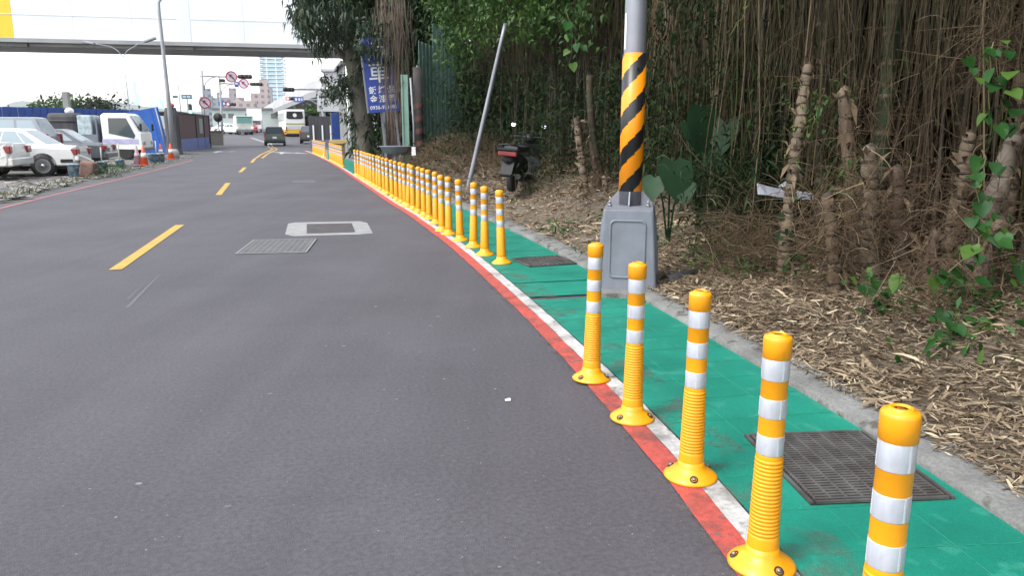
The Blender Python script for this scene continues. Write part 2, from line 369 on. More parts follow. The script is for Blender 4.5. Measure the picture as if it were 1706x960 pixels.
# left lot
M_lot = mat('gravel_lot', (.135, .125, .112), (.085, .078, .066), scale=.8, rough=.95, bump=.8, bscale=12, c3=(.065, .075, .035), s3=1.3, t3=.58)
M_shoulder = mat('old_asphalt', (.055, .054, .055), (.085, .083, .08), scale=1.1, rough=.9, bump=.5, bscale=60)
V = []; yl = np.arange(4, 75, 1.0)
for y in yl:
    for s in (.0, .25, 1.6, 3, 6, 10, 16, 24, 34):
        V.append((LX(y) - s + .04, y, -.004 if s < .2 else (.004 if s < 1 else .06 + .03 * math.sin(s * 2 + y * 1.3))))
n = 9; i = (np.arange(len(yl) - 1)[:, None] * n + np.arange(n - 1)[None]).ravel()
kind(quads('gravel_lot', V, np.stack([i, i + n, i + n + 1, i + 1], 1), M_lot, smooth=True), 'structure')
me = bpy.data.objects['gravel_lot'].data; me.materials.append(M_shoulder)
me.polygons.foreach_set('material_index', np.tile((np.arange(8) < 2).astype(np.int32), len(yl) - 1))

# ------------------------------------------------------------------ distance: hills, tower, blocks
M_hillf = mat('far_hill', (.05, .07, .05), (.08, .09, .07), scale=.01, rough=1)
def ridge(name, pts, D, m, depth):
    mb = MB(); base = [(x, D, -5) for x, z in pts]; n = len(pts)
    top = [(x, D + depth * .5, z) for x, z in pts]; back = [(x, D + depth, -5) for x, z in pts]
    mb.add(base + top + back, [(i, i + 1, n + i + 1, n + i) for i in range(n - 1)] + [(n + i, n + i + 1, 2 * n + i + 1, 2 * n + i) for i in range(n - 1)], 0, True)
    return kind(mb.build(name, m), 'structure')
D = 2300.0
pts = []
for k, px in enumerate(range(-400, 620, 6)):
    top = np.interp(px, [-400, 0, 8, 25, 60, 110, 150, 165, 200, 240, 262, 300, 340, 400, 620], [190, 181, 176, 168, 168, 178, 172, 167, 170, 176, 180, 184, 186, 190, 198]) + random.uniform(-1.1, 1.1)
    p = atY(px, top, D + 200); pts.append((p[0], p[2]))
ridge('far_hills', pts, D, M_hillf, 400)
M_tower = mat('tower_glass', (.20, .36, .44), (.30, .46, .54), scale=.06, rough=.15, spec=.9)
M_towerw = mat('tower_slab', (.62, .66, .70), rough=.6)
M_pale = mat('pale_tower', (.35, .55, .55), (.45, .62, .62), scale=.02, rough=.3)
t = thing('glass_tower', 'tall pale blue glass tower with white floor bands behind the bridge', 'tower', (float(atY(460, 200, 700)[0]), 700, 1.5), .2)
fl = MB(); gl = MB()
for k in range(36):
    z = k * 3.3; gl.box((0, 0, z + 1.65), (20, 20, 2.2)); fl.box((0, 0, z + .28), (21.4, 21.4, .62))
    fl.box((-9.2, -10.6, z + 1.8), (3.2, 1.6, .9)); fl.box((9.2, -10.6, z + 1.8), (2.2, 1.6, .9))
for x in (-4.2, 3.4, 10.2): fl.box((x, -10.3, 59), (1.0, 1.2, 118))
gl.build('glazing', M_tower, t); fl.build('floor_slabs', M_towerw, t)
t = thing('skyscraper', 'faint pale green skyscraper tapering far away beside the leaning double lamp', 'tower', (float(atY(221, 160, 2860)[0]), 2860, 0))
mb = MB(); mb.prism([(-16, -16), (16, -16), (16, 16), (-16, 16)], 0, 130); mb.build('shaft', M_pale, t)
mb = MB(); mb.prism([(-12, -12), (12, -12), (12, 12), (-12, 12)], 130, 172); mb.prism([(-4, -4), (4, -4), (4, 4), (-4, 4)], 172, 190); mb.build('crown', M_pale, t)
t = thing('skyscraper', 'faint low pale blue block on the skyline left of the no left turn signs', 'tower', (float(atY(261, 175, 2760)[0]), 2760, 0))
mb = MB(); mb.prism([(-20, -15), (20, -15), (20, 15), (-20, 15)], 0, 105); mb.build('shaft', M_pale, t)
def facade(name, wall, win, sx=.55, sz=.33):
    m = mat(name, wall); t = m.node_tree; N = t.nodes; L = t.links; b = N['Principled BSDF']; b.inputs['Roughness'].default_value = .8
    tc = N.new('ShaderNodeTexCoord'); br = N.new('ShaderNodeTexBrick'); mp = N.new('ShaderNodeMapping')
    mp.inputs['Rotation'].default_value = (R(90), 0, 0); L.new(tc.outputs['Object'], mp.inputs[0]); L.new(mp.outputs[0], br.inputs['Vector'])
    br.offset = 0; br.inputs['Color1'].default_value = (*win, 1); br.inputs['Color2'].default_value = tuple(c * 1.3 for c in win) + (1,); br.inputs['Mortar'].default_value = (*wall, 1)
    br.inputs['Scale'].default_value = 1; br.inputs['Brick Width'].default_value = 3.4; br.inputs['Row Height'].default_value = 3.2; br.inputs['Mortar Size'].default_value = .85; br.inputs['Mortar Smooth'].default_value = .02
    L.new(br.outputs['Color'], b.inputs['Base Color']); return m
F1 = facade('grey_facade', (.20, .22, .25), (.07, .09, .11)); F2 = facade('pink_facade', (.34, .27, .26), (.13, .11, .12)); F3 = facade('mauve_facade', (.25, .21, .23), (.10, .09, .11))
def block(px0, px1, py, D, m, label, steps=()):
    a = atY(px0, py, D); b = atY(px1, py, D); z0 = G(D); cx = (a[0] + b[0]) / 2; wd = b[0] - a[0]; h = a[2] - z0
    t = thing('apartment_block', label, 'apartment block', (cx, D, z0), face_cam(cx, D) * .6, None)
    mb = MB(); mb.box((0, wd * .35, h / 2), (wd, wd * .7, h)); mb.build('wall', m, t)
    r = MB()
    for (u0, u1, dh) in steps: r.box(((u0 + u1 - 1) / 2 * wd, wd * .35, h + dh / 2), ((u1 - u0) * wd, wd * .4, dh))
    r.box((0, wd * .35, h + .35), (wd * 1.01, wd * .71, .7))
    r.build('roof_house', m, t)
block(334, 352, 163, 430, F1, 'grey apartment block directly behind the round sign by the shed', ((.2, .9, 5),))
block(350, 372, 165, 470, F1, 'blue grey stepped apartment block just left of the farther signal pole', ((.5, .75, 4), (.0, .2, 2)))
block(370, 403, 164, 420, F3, 'mauve grey apartment block with a roof house behind the red signal', ((.35, .65, 5.5),))
block(390, 424, 170, 380, F2, 'low pinkish apartment block between the red signal and the tower', ((.0, .3, 2),))
block(418, 446, 157, 440, F2, 'taller pinkish apartment block rising in steps to the glass tower', ((.5, 1, 8),))
block(434, 452, 147, 520, F3, 'dark mauve apartment block half hidden behind the glass tower', ())
M_tint = mat('pale_green_wall', (.42, .47, .44), (.36, .40, .38), scale=.2, rough=.8)
M_roofg = mat('grey_roof', (.13, .135, .14), rough=.8)
t = thing('low_building', 'low pale green building with dark windows behind the oncoming truck', 'building', (-53, 160, 1.5), .2)
mb = MB(); mb.box((0, 4, 1.9), (15, 8, 3.8)); mb.build('wall', M_tint, t); mb = MB(); mb.box((0, 4, 4.0), (15.8, 8.8, .35)); mb.build('roof', M_roofg, t)
for x in (-5.5, -3.9, -.6, .9, 4.4): mb = MB(); mb.box((x, -.02, 2.6), (1.1, .1, .9)); mb.build('window', M_glass, t)

# ------------------------------------------------------------------ the footbridge across the road
M_brw = mat('white_bridge_panel', (.66, .685, .72), (.60, .625, .665), scale=.2, rough=.5)
M_bry = mat('yellow_bridge_panel', (.72, .46, .02), rough=.5)
M_brg = mat('bridge_girder', (.30, .30, .305), (.23, .23, .235), scale=.5, rough=.7)
M_brd = mat('bridge_bearing', (.11, .10, .10), rough=.8)
a = atY(0, 62, 57); b = atY(540, 73, 62); ang = math.atan2(b[1] - a[1], b[0] - a[0]); Lb = math.hypot(b[0] - a[0], b[1] - a[1])
zb = (a[2] + b[2]) / 2 - .05
t = thing('elevated_bridge', 'white panelled bridge with a yellow end and grey girder crossing over the road', 'bridge', (a[0], a[1], 0), ang)
x0, x1 = -9.5, Lb + 8; yx = .95; k = yx
while k < x1 - .1:
    e = min(k + 3.9, x1); mb = MB(); mb.box(((k + e) / 2, 0, zb + 2.6), (e - k - .012, .18, 5.2)); mb.build('white_panel', M_brw, t); k = e
mb = MB(); mb.box(((x0 + x1) / 2, 6, zb + 2.6), (x1 - x0, .18, 5.2)); mb.build('back_panel', M_brw, t)
mb = MB(); mb.box(((x0 + yx) / 2, 0, zb + 2.6), (yx - x0 - .01, .185, 5.2)); mb.build('yellow_panel', M_bry, t)
mb = MB(); mb.box(((x0 + x1) / 2, -.1, zb + 1.62), (x1 - x0, .03, .05)); mb.box((Lb * .55, -.1, zb + 2.6), (.9, .04, 5.2)); mb.build('panel_trim', mat('panel_trim', (.60, .63, .68), rough=.6), t)
mb = MB(); mb.box(((x0 + x1) / 2, 3, zb - .14), (x1 - x0, 6.3, .28)); mb.box(((x0 + x1) / 2, 3, zb - .39), (x1 - x0, 5.2, .22)); mb.build('girder', M_brg, t)
mb = MB()
for x in (1.0, Lb * .545, Lb * .93): mb = MB(); mb.box((x, .3, zb - .43), (1.3, .5, .30)); mb.build('bearing', M_brd, t)
for x in (-8, Lb + 5): mb = MB(); mb.box((x, 3, (zb - .64) / 2), (1.6, 1.6, zb - .64)); mb.build('pier', M_conc, t)
mb = MB(); mb.box(((x0 + x1) / 2, 3, zb + 5.3), (x1 - x0, 6.4, .2)); mb.build('roof', M_brw, t)

# ------------------------------------------------------------------ ramp of the elevated road, buildings at the right of the crossing
M_ramp = mat('ramp_concrete', (.42, .42, .43), (.34, .34, .35), scale=.2, rough=.8)
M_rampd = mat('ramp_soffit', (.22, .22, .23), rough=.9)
t = thing('elevated_road', 'curved pale concrete elevated road on piers behind the bus', 'elevated road')
path = [(-67, 215, 5.2), (-59.5, 189, 5.4), (-48.5, 160, 5.6), (-40, 138, 5.8), (-33.2, 121, 6.1), (-27.6, 107, 6.4), (-23.5, 99, 6.6)]
mb = MB(); dk = MB()
for (p, q) in zip(path[:-1], path[1:]):
    p = Vector(p); q = Vector(q); d = (q - p); d.z = 0; d.normalize(); nn = Vector((-d.y, d.x, 0))
    for (o0, o1, z0, z1, B) in ((-.0, .35, -.2, 1.15, mb), (7, 7.35, -.2, 1.15, mb), (0, 7.3, -.95, -.22, dk)):
        vs = [p - nn * -o0 + Vector((0, 0, z0)), q - nn * -o0 + Vector((0, 0, z0)), q + nn * o1 + Vector((0, 0, z0)), p + nn * o1 + Vector((0, 0, z0))]
        vs += [v + Vector((0, 0, z1 - z0)) for v in vs]
        B.add(vs, [(0, 3, 2, 1), (4, 5, 6, 7), (0, 1, 5, 4), (1, 2, 6, 5), (2, 3, 7, 6), (3, 0, 4, 7)])
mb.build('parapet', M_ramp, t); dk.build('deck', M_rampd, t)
for p, q in zip(path[:-1], path[1:]):
    for f in (.1, .6):
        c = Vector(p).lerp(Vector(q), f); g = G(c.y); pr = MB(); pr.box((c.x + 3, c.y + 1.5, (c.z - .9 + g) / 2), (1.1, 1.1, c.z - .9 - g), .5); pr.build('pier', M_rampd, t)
t = thing('station_building', 'grey concrete building with a stepped roof above the far scaffold fence', 'building', (-22.0, 96, .4), .15)
mb = MB(); mb.box((3, 6, 4.0), (9.5, 10, 1.6)); mb.box((3, 5, 7.1), (7.5, 8, 1.6)); mb.build('upper_floor', M_ramp, t)
mb = MB(); mb.box((3, 5, 8.1), (8.2, 8.6, .3)); mb.build('roof', M_ramp, t)
for x in (-1.2, 1.6, 4.6): mb = MB(); mb.box((x, 1.6, 1.6), (.7, .7, 3.2)); mb.build('column', M_rampd, t)
# light grey wall and white posts behind the big tree
M_gwall = mat('grey_rendered_wall', (.20, .20, .195), (.15, .15, .147), scale=.6, rough=.85)
t = thing('roadside_building', 'plain grey rendered building with white pipes behind the big tree', 'building', (-9.4, 47, 0), .28)
mb = MB(); mb.box((2.2, 3, 2.6), (5.4, 6, 5.2)); mb.build('wall', M_gwall, t)
for x in (-.35, 1.2): mb = MB(); mb.tube([(x, -.16, .1), (x, -.16, 5.1)], .09, 8); mb.build('pipe', M_whitepl, t)
mb = MB(); mb.box((2.2, 3, 5.3), (5.8, 6.4, .2)); mb.build('roof', M_roofg, t)
M_tarp = mat('dark_tarp', (.035, .036, .042), (.06, .055, .06), scale=2, rough=.8, stretch=(3, 3, .4))
t = thing('scaffold_fence', 'fence of dark tarps with pale posts beside the blue panel', 'fence', (-14.8, 58, 0), .35)
mb = MB(); mb.box((1.5, 0, 1.55), (3.4, .12, 1.7)); mb.build('tarp', M_tarp, t)
mb = MB(); mb.box((1.5, .0, .4), (3.4, .1, .62)); mb.build('base_panel', mat('slate_panel', (.15, .17, .22), (.12, .13, .17), scale=2, rough=.7), t)
for x in (.1, .75, 1.35, 2.6): mb = MB(); mb.box((x, -.1, 1.2), (.1, .08, 1.1)); mb.build('post', M_whitepl, t)
mb = MB(); mb.box((2.25, -.1, 1.15), (.4, .05, .6)); mb.build('red_board', mat('red_board', (.55, .18, .17), rough=.6), t)
M_bluep = mat('blue_sheet_metal', (.010, .048, .235), (.008, .038, .19), scale=1.5, rough=.5, c3=(.035, .07, .22), s3=3, t3=.62)
t = thing('site_panel', 'upright dark blue sheet panel between tarps and the big tree', 'panel', (-11.9, 54.5, 0), .3)
mb = MB()
for k in range(6): mb.box((k * .2 - .5, -.02 * (k % 2), 1.5), (.19, .06, 2.2))
mb.build('sheet', M_bluep, t)
mb = MB(); mb.box((-.62, .02, 1.3), (.06, .06, 2.6)); mb.box((.6, .02, 1.3), (.06, .06, 2.6)); mb.build('frame', M_galv, t)
t = thing('wooden_box', 'weathered wooden lidded box beside the end of a post row', 'box', (-9.35, 42, 0), .25)
mb = MB(); mb.box((0, 0, .36), (.72, .6, .7)); mb.build('body', mat('old_wood', (.30, .20, .10), (.22, .14, .07), scale=4, rough=.8), t)
mb = MB(); mb.box((0, 0, .86), (.9, .74, .1)); mb.box((0, -.1, .76), (.84, .66, .1)); mb.build('lid', mat('tan_board', (.50, .36, .16), (.42, .30, .14), scale=5, rough=.75), t)
mb = MB(); mb.lathe([(.17, 0), (.17, .03), (.12, .04), (.03, .72), (0, .73)], 16); mb.v = [(v[0], v[1], v[2]) for v in mb.v]
c = at(542, 263); tag(mb.build('lane_cone', M_whitepl, None, (c[0], c[1], .005)), 'slim white cone in the gap between two rows of yellow posts', 'cone')

# ------------------------------------------------------------------ delineator posts
RIBS = []
z = .085
prof_body = [(.0545, .03), (.0535, .075), (.052, .105)]
for k in range(21):
    zz = .11 + k * .0135; r = np.interp(zz, [.1, .42], [.0515, .0445]); prof_body += [(r, zz), (r, zz + .0075), (r - .0022, zz + .009), (r - .0022, zz + .0125)]
prof_body += [(.0440, .397), (.0425, .405), (.0425, .735), (.0455, .737), (.0455, .797), (.0442, .804), (.040, .8085), (.029, .811), (.0275, .8155), (.025, .817), (.020, .8165), (.0185, .809), (0, .808)]
prof_base = [(.112, .0), (.114, .006), (.108, .013), (.085, .030), (.066, .043), (.057, .056), (.054, .075), (.0505, .075)]
def band_prof(z0, z1): return [(.0432, z0), (.0437, z0 + .002), (.0437, z1 - .002), (.0432, z1)]
BANDS = [(.408, .475), (.536, .602), (.664, .735)]
def make_post(n, label, near):
    t = thing('delineator_post', label, 'delineator post', group='yellow delineator posts along the white line')
    mb = MB(); mb.lathe(prof_body if near else [(.0545, .03), (.0515, .11), (.0445, .40), (.0425, .405), (.0425, .735), (.0455, .737), (.0455, .795), (.034, .808), (0, .815)], n); mb.build('body', M_yel, t)
    mb = MB(); mb.lathe(prof_base, n); mb.build('base', M_yel, t)
    for (z0, z1) in BANDS: 
        mb = MB(); mb.lathe(band_prof(z0, z1), n)
        if near:
            for zz in np.arange(z0 + .004, z1 - .003, .0045):
                for th in (0.35, 2.5, 4.6): mb.box((.0438 * math.cos(th), .0438 * math.sin(th), zz), (.0012, .005, .0026), th, 1)
        mb.build('reflective_band', [M_band, M_edge], t)
    if near:
        for k in range(3):
            th = k * 2 * math.pi / 3 + .5; mb = MB()
            c = (.088 * math.cos(th), .088 * math.sin(th)); T = Matrix.Translation((c[0], c[1], .021)) @ Matrix.Rotation(th, 4, 'Z') @ Matrix.Rotation(R(33), 4, 'Y')
            mb.lathe([(.017, -.004), (.017, .008), (.012, .0085), (.012, .004)], 14, T, 1); mb.lathe([(.0085, .002), (.0085, .013), (.006, .015), (0, .015)], 6, T, 0)  # dark ring stands for the shade in the bolt recess
            mb.build('bolt', [M_bolt, M_hole_shade], t)
        mb = MB(); mb.lathe([(.0183, .812), (0, .812)], 16); mb.build('cap_hole_shade', mat('cap_hole_shade', (.42, .17, .005), rough=.7), t)  # darker yellow disc paints the shade inside the cap ring
    return t
near = make_post(40, 'nearest yellow post, cut off by the lower frame edge beside the drain grate', True)
near.location = (.920, 1.72, .01); near.rotation_euler = (0, 0, .4)
for (px, py, lab) in ((1268, 945, 'second nearest yellow post, dusty base, left of the big drain grate'), (1150, 797, 'third nearest yellow post, ribbed and leaning slightly right by the green pavement'),
                      (1053, 700, 'fourth nearest yellow post, in front of the pole pedestal'), (985, 634, 'fifth nearest yellow post, last before the gap, left of the pole pedestal')):
    c = at(px, py); o = dup(near, (c[0], c[1], .01), random.uniform(0, 6), lab); o.rotation_euler = (R(random.uniform(-.8, .8)), R(random.uniform(-.3, 1.3)), o.rotation_euler[2])
fx = [(836, 440), (808, 426), (789, 413), (767, 402), (748, 392), (737, 386)]
tops = [730, 719, 710.5, 701, 692.5, 684, 679.5, 672.5, 665, 657.5, 649.5, 644, 637.5, 632.5, 627.5, 622.5, 618.7, 615.5, 611, 608.7, 605, 601, 597.5]
locs = [tuple(at(*q)[:2]) for q in fx]
ysamp = np.linspace(10.5, 33, 3000); pxs = []
for y in ysamp:
    x, q = P(y, .13); Dc = q * math.cos(PITCH) + CH * math.sin(PITCH); pxs.append(853 + FPX * x / Dc)
pxs = np.array(pxs)
for tpx in tops:
    y = ysamp[np.abs(pxs - (tpx - 3.5)).argmin()]; locs.append(P(y, .13))
words = ['first', 'second', 'third', 'fourth', 'fifth', 'sixth', 'seventh', 'eighth', 'ninth', 'tenth', 'eleventh', 'twelfth']
far = make_post(20, 'first yellow post of the far row, standing alone beyond the gap', False)
for k, (x, y) in enumerate(locs):
    lab = f'{words[k]} yellow post of the long row counted from the gap' if k < 12 else 'yellow post in the tightly overlapping far half of the long row'
    o = far if k == 0 else dup(far, label=lab)
    o.location = (x, y, .01); o.rotation_euler = (R(random.uniform(-1.6, 1.6)), R(random.uniform(-1.2, 2.4)), random.uniform(0, 6))
for y in np.arange(30.6, 37.0, .62): dup(far, (*P(y, .12), .01), None, 'yellow post in the short far row beside the wooden box')
for y in np.arange(39.6, 48.5, .7): dup(far, (*P(y, .12), .01), None, 'yellow post in the farthest row beyond the slim white cone')

# ------------------------------------------------------------------ drain grates and road plates
def grate(name, label, cx, cy, rz, lx, ly, nb, ncr, bw, z):
    t = thing(name, label, 'grate', (cx, cy, z), rz)
    mb = MB(); mb.box((0, 0, -.004), (lx, ly, .006)); mb.build('pit', M_pit_shade, t)  # near-black plate on the paving, painted as the shaded depth below the bars
    mb = MB()
    for k in range(nb): mb.box((-lx / 2 + (k + .5) * lx / nb, 0, .010), (bw, ly - .05, .016))
    for k in range(ncr): mb.box((0, -ly / 2 + (k + .5) * ly / ncr, .0085), (lx - .05, .012, .012))
    mb.build('bars', M_iron, t)
    mb = MB()
    for sx in (-1, 1): mb.box((sx * (lx / 2 - .006), 0, .011), (.012, ly, .020))
    for sx in (-1, 1): mb.box((0, sx * (ly / 2 - .006), .011), (lx - .05, .012, .020))
    mb.build('frame', M_iron, t)
    t.scale = (1, 1, .55)
    return t
grate('drain_grate', 'large iron drain grate set in the green pavement near the nearest post', 1.45, 3.17, .08, .60, .70, 9, 30, .010, .016)
grate('drain_grate', 'small iron drain grate in the green pavement beyond the pole', .37, 8.50, .36, .60, .56, 11, 8, .022, .016)
M_plate = mat('road_cover_iron', (.095, .092, .093), (.070, .067, .068), scale=8, rough=.7, metal=.2)
M_plate2 = mat('road_cover_rib', (.17, .167, .167), (.13, .127, .127), scale=8, rough=.7)
t = thing('manhole_cover', 'rectangular ribbed iron cover in the road left of the pale patch', 'manhole cover', (-2.98, 9.72, .004), .14)
mb = MB(); mb.box((0, 0, .001), (.78, 1.14, .004)); mb.build('plate', M_plate, t)
mb = MB()
for k in range(11): mb.box((-.36 + k * .072, 0, .0045), (.012, 1.12, .003))
for k in range(6): mb.box((0, -.5 + k * .2, .0055), (.76, .012, .002))
mb.build('ribs', M_plate2, t)
mb = MB()
for sx in (-1, 1): mb.box((sx * .405, 0, .004), (.028, 1.2, .008)); mb.box((0, sx * .585, .004), (.78, .03, .008))
mb.build('frame', M_plate2, t)
M_patch = mat('patch_concrete', (.25, .247, .24), (.20, .197, .19), scale=5, rough=.85, bump=.4, bscale=90, c3=(.13, .127, .124), s3=9, t3=.64)
c = [at(*q)[:2] for q in ((475, 391), (480, 373), (492, 371), (600, 369), (612, 372), (621, 389), (600, 391), (490, 394))]
flat('concrete_patch', c, .004, M_patch)
c = [at(*q)[:2] for q in ((511, 390), (511, 374), (586, 372.5), (592, 387.5))]
flat('asphalt_patch', c, .008, mat('patch_asphalt', (.042, .037, .040), (.058, .052, .054), scale=6, rough=.9, bump=.5, bscale=160))
flat('asphalt_patch', [at(*q)[:2] for q in ((488, 301), (486, 304), (526, 304), (524, 301))], .004, M_plate)
# pale paint specks on the asphalt
mb = MB()
def blob(px, py, r, e=1, a0=0):
    c = at(px, py); k = 7; 
    e = min(e, 1.5); r = min(r * .62, .013); mb.add([(c[0] + r * e * random.uniform(.6, 1.1) * math.cos(a), c[1] + r * random.uniform(.6, 1.1) * math.sin(a), .002) for a in np.linspace(0, 2 * math.pi, k + 1)[:-1]], [list(range(k))])
for (px, py, r, e) in ((583, 530, .018, 1), (626, 511, .022, 1.4), (608, 557, .018, 1.4), (648, 555, .020, 1.6), (572, 577, .05, 1.6), (543, 577, .02, 1.4), (730, 528, .035, 2.2), (717, 543, .014, 1.4), (720, 546, .012, 1), (700, 587, .012, 1), (725, 594, .011, 1), (740, 632, .013, 1), (450, 657, .022, 1.4), (580, 640, .012, 1), (640, 650, .012, 1), (825, 649, .016, 1), (790, 583, .016, 2), (1, 1e4, 0, 0), (380, 845, .030, 1.4), (230, 807, .02, 1.4), (150, 816, .012, 1), (765, 705, .010, 1), (775, 702, .010, 1), (780, 715, .010, 1), (675, 500, .014, 2), (665, 650, .012, 2), (660, 666, .012, 2), (193, 863, .012, 1), (127, 925, .010, 1), (335, 685, .010, 1), (357, 387, .03, 2), (655, 413, .03, 3), (832, 946, .012, 1)):
    if py < 1e3: blob(px, py, r, e)
for k in range(260): blob(random.uniform(0, 1100), random.uniform(430, 940) , random.uniform(.003, .009))
kind(mb.build('paint_specks', mat('pale_specks', (.21, .21, .21), (.10, .10, .10), island=1, rough=.8)), 'stuff')
mb = MB()
for k in range(2):
    a = at(196 + 14 * k, 515); b = at(262 + 6 * k, 452 + 4 * k); f0, f1 = random.uniform(0, .3), random.uniform(.6, 1)
    p = a + (b - a) * f0; q = a + (b - a) * f1; d = (q - p)[:2]; d = d / (np.linalg.norm(d) + 1e-6); nn = np.array([-d[1], d[0]]) * random.uniform(.010, .020)
    mb.add([(*(p[:2] - nn), .0018), (*(q[:2] - nn * .3), .0018), (*(q[:2] + nn * .3), .0018), (*(p[:2] + nn), .0018)], [(0, 1, 2, 3)])
kind(mb.build('scuff_marks', mat('scuff_grey', (.092, .088, .094), rough=.9)), 'stuff')
mb = MB(); c = at(846, 669); mb.box((0, 0, .004), (.030, .016, .006), .1); mb.box((.006, .003, .009), (.016, .012, .004), .5)
tag(mb.build('paper_scrap', M_whitepl, None, (c[0], c[1], .004)), 'tiny white paper scrap on the asphalt left of the near posts', 'litter')

# ------------------------------------------------------------------ the striped pole on its pedestal
t = thing('utility_pole', 'grey steel pole with yellow and black striped sleeve on a grey pedestal', 'pole', (1.085, 7.08, .04), -.2)
def rrect(hx, hy, r, n=4):
    o = []
    for cx, cy, a0 in ((hx - r, hy - r, 0), (-hx + r, hy - r, 90), (-hx + r, -hy + r, 180), (hx - r, -hy + r, 270)):
        for k in range(n + 1): th = R(a0 + 90 * k / n); o.append((cx + r * math.cos(th), cy + r * math.sin(th)))
    return o
mb = MB(); rings = []
for (h, z, r) in ((.275, 0, .03), (.272, .04, .03), (.228, .70, .03), (.226, .715, .03), (.222, .725, .028)):
    rings.append([(x, y, z) for x, y in rrect(h, h, r)])
k = len(rings[0]); mb.add([p for q in rings for p in q], [(i * k + j, i * k + (j + 1) % k, (i + 1) * k + (j + 1) % k, (i + 1) * k + j) for i in range(4) for j in range(k)] + [[4 * k + j for j in range(k)]], 0, False)
mb.build('pedestal', M_gpaint, t)
for rz in (0, 90, 180, 270):       # raised frame of the recessed panel on each face
    mb = MB(); o = rrect(.165, .265, .05); q = rrect(.150, .250, .042); k = len(o); tilt = math.atan(.046 / .70)
    T = Matrix.Rotation(R(rz), 4, 'Z') @ Matrix.Translation((0, -.2515, .37)) @ Matrix.Rotation(R(90) - tilt, 4, 'X')
    vs = [T @ Vector((x, y, .0)) for x, y in o] + [T @ Vector((x * .985, y * .99, .009)) for x, y in o] + [T @ Vector((x, y, .009)) for x, y in q] + [T @ Vector((x * .97, y * .98, .0015)) for x, y in q]
    mb.add(vs, [(i * k + j, i * k + (j + 1) % k, (i + 1) * k + (j + 1) % k, (i + 1) * k + j) for i in range(3) for j in range(k)], 0, True); mb.build('panel_rim', M_gpaint, t)
mb = MB(); mb.box((0, 0, .737), (.43, .43, .022)); mb.build('flange', M_galv, t)
for k in range(4):
    rz = R(45 + 90 * k) if False else R(90 * k); mb = MB(); mb.prism([(.095, .748), (.205, .748), (.205, .765), (.112, .875), (.095, .875)], -.006, .006, Matrix.Rotation(rz, 4, 'Z') @ XZ); mb.build('gusset', M_galv, t)
for sx in (-1, 1):
    for sy in (-1, 1):
        mb = MB(); mb.lathe([(.02, .748), (.02, .770), (.0, .770)], 6, Matrix.Translation((sx * .17, sy * .17, 0))); mb.lathe([(.011, .77), (.011, .80), (0, .80)], 10, Matrix.Translation((sx * .17, sy * .17, 0))); mb.build('anchor_bolt', M_galv, t)
mb = MB(); mb.lathe([(.100, .748), (.096, 2.0), (.088, 7.5), (0, 7.52)], 28); mb.build('shaft', M_galv, t)
mb = MB(); prof = []
mb.lathe([(.1015, .875), (.106, .876), (.105, 2.085), (.0985, 2.086)], 40)
M_str = mat('striped_sleeve', (1, 1, 1), rough=.38); N = M_str.node_tree.nodes; L = M_str.node_tree.links
tc = N.new('ShaderNodeTexCoord'); sp = N.new('ShaderNodeSeparateXYZ'); L.new(tc.outputs['Object'], sp.inputs[0])
def mth(op, a, b=None):
    n = N.new('ShaderNodeMath'); n.operation = op
    for i, q in ((0, a), (1, b)):
        if q is None: continue
        if isinstance(q, (int, float)): n.inputs[i].default_value = q
        else: L.new(q, n.inputs[i])
    return n.outputs[0]
an = mth('ARCTAN2', sp.outputs[1], sp.outputs[0]); an = mth('DIVIDE', an, 2 * math.pi)
an12 = mth('MULTIPLY', an, 10); an_s = mth('DIVIDE', mth('FLOOR', an12), 10); fr = mth('FRACT', an12)
an2 = mth('ADD', an_s, mth('MULTIPLY', mth('SMOOTH_MIN', fr, 1.0), .085))
v = mth('FRACT', mth('ADD', mth('DIVIDE', mth('SUBTRACT', sp.outputs[2], mth('MULTIPLY', an2, .66)), .33), .42))
gt = mth('GREATER_THAN', v, .52)
mx = N.new('ShaderNodeMix'); mx.data_type = 'RGBA'; L.new(gt, mx.inputs[0]); mx.inputs[6].default_value = (.80, .255, .003, 1); mx.inputs[7].default_value = (.010, .010, .011, 1)
L.new(mx.outputs[2], N['Principled BSDF'].inputs['Base Color'])
mb.build('striped_sleeve', M_str, t)
mb = MB(); th0 = R(205)
for k in range(8):
    a = th0 + k * .035; b = a + .035; rr = .0985
    mb.add([(rr * math.cos(a), rr * math.sin(a), 2.12), (rr * math.cos(b), rr * math.sin(b), 2.12), (rr * math.cos(b) * .997, rr * math.sin(b) * .997, 2.42), (rr * math.cos(a) * .997, rr * math.sin(a) * .997, 2.42)], [(0, 1, 2, 3)])
mb.build('sticker', M_whitepl, t)
M_cable = mat('orange_cable', (.16, .075, .04), (.11, .055, .03), scale=8, rough=.6)
mb = MB(); c = atY(1100, 35, 7.6)
for k in range(3):
    rr = .09 + .03 * k; mb.tube([(c[0] + .55 * rr * math.sin(a) + .01 * k, c[1] + .02 * k + .03 * math.sin(2 * a), c[2] + .06 + 1.9 * rr * math.cos(a)) for a in np.linspace(.2, 6.2, 22)], .0035, 5)
mb.tube([(c[0], c[1], c[2] + .2), (c[0] + .02, c[1], c[2] + 1.5), (1.15, 7.25, c[2] + 2.5)], .005, 5)
tag(mb.build('cable_loop', M_cable), 'loops of thin orange brown cable hanging just right of the pole top', 'cable')
M_pipe = mat('dark_pipe', (.030, .032, .036), (.045, .047, .05), scale=9, rough=.6)
mb = MB(); a = at(1108, 468, .09); b = at(1160, 456, .10); d = Vector(b - a).normalized()
q = Vector((-d.y, d.x, 0)); n8 = 9
prof = [(math.cos(x) * .06, math.sin(x) * .055) for x in np.linspace(-.3, math.pi + .3, n8)]
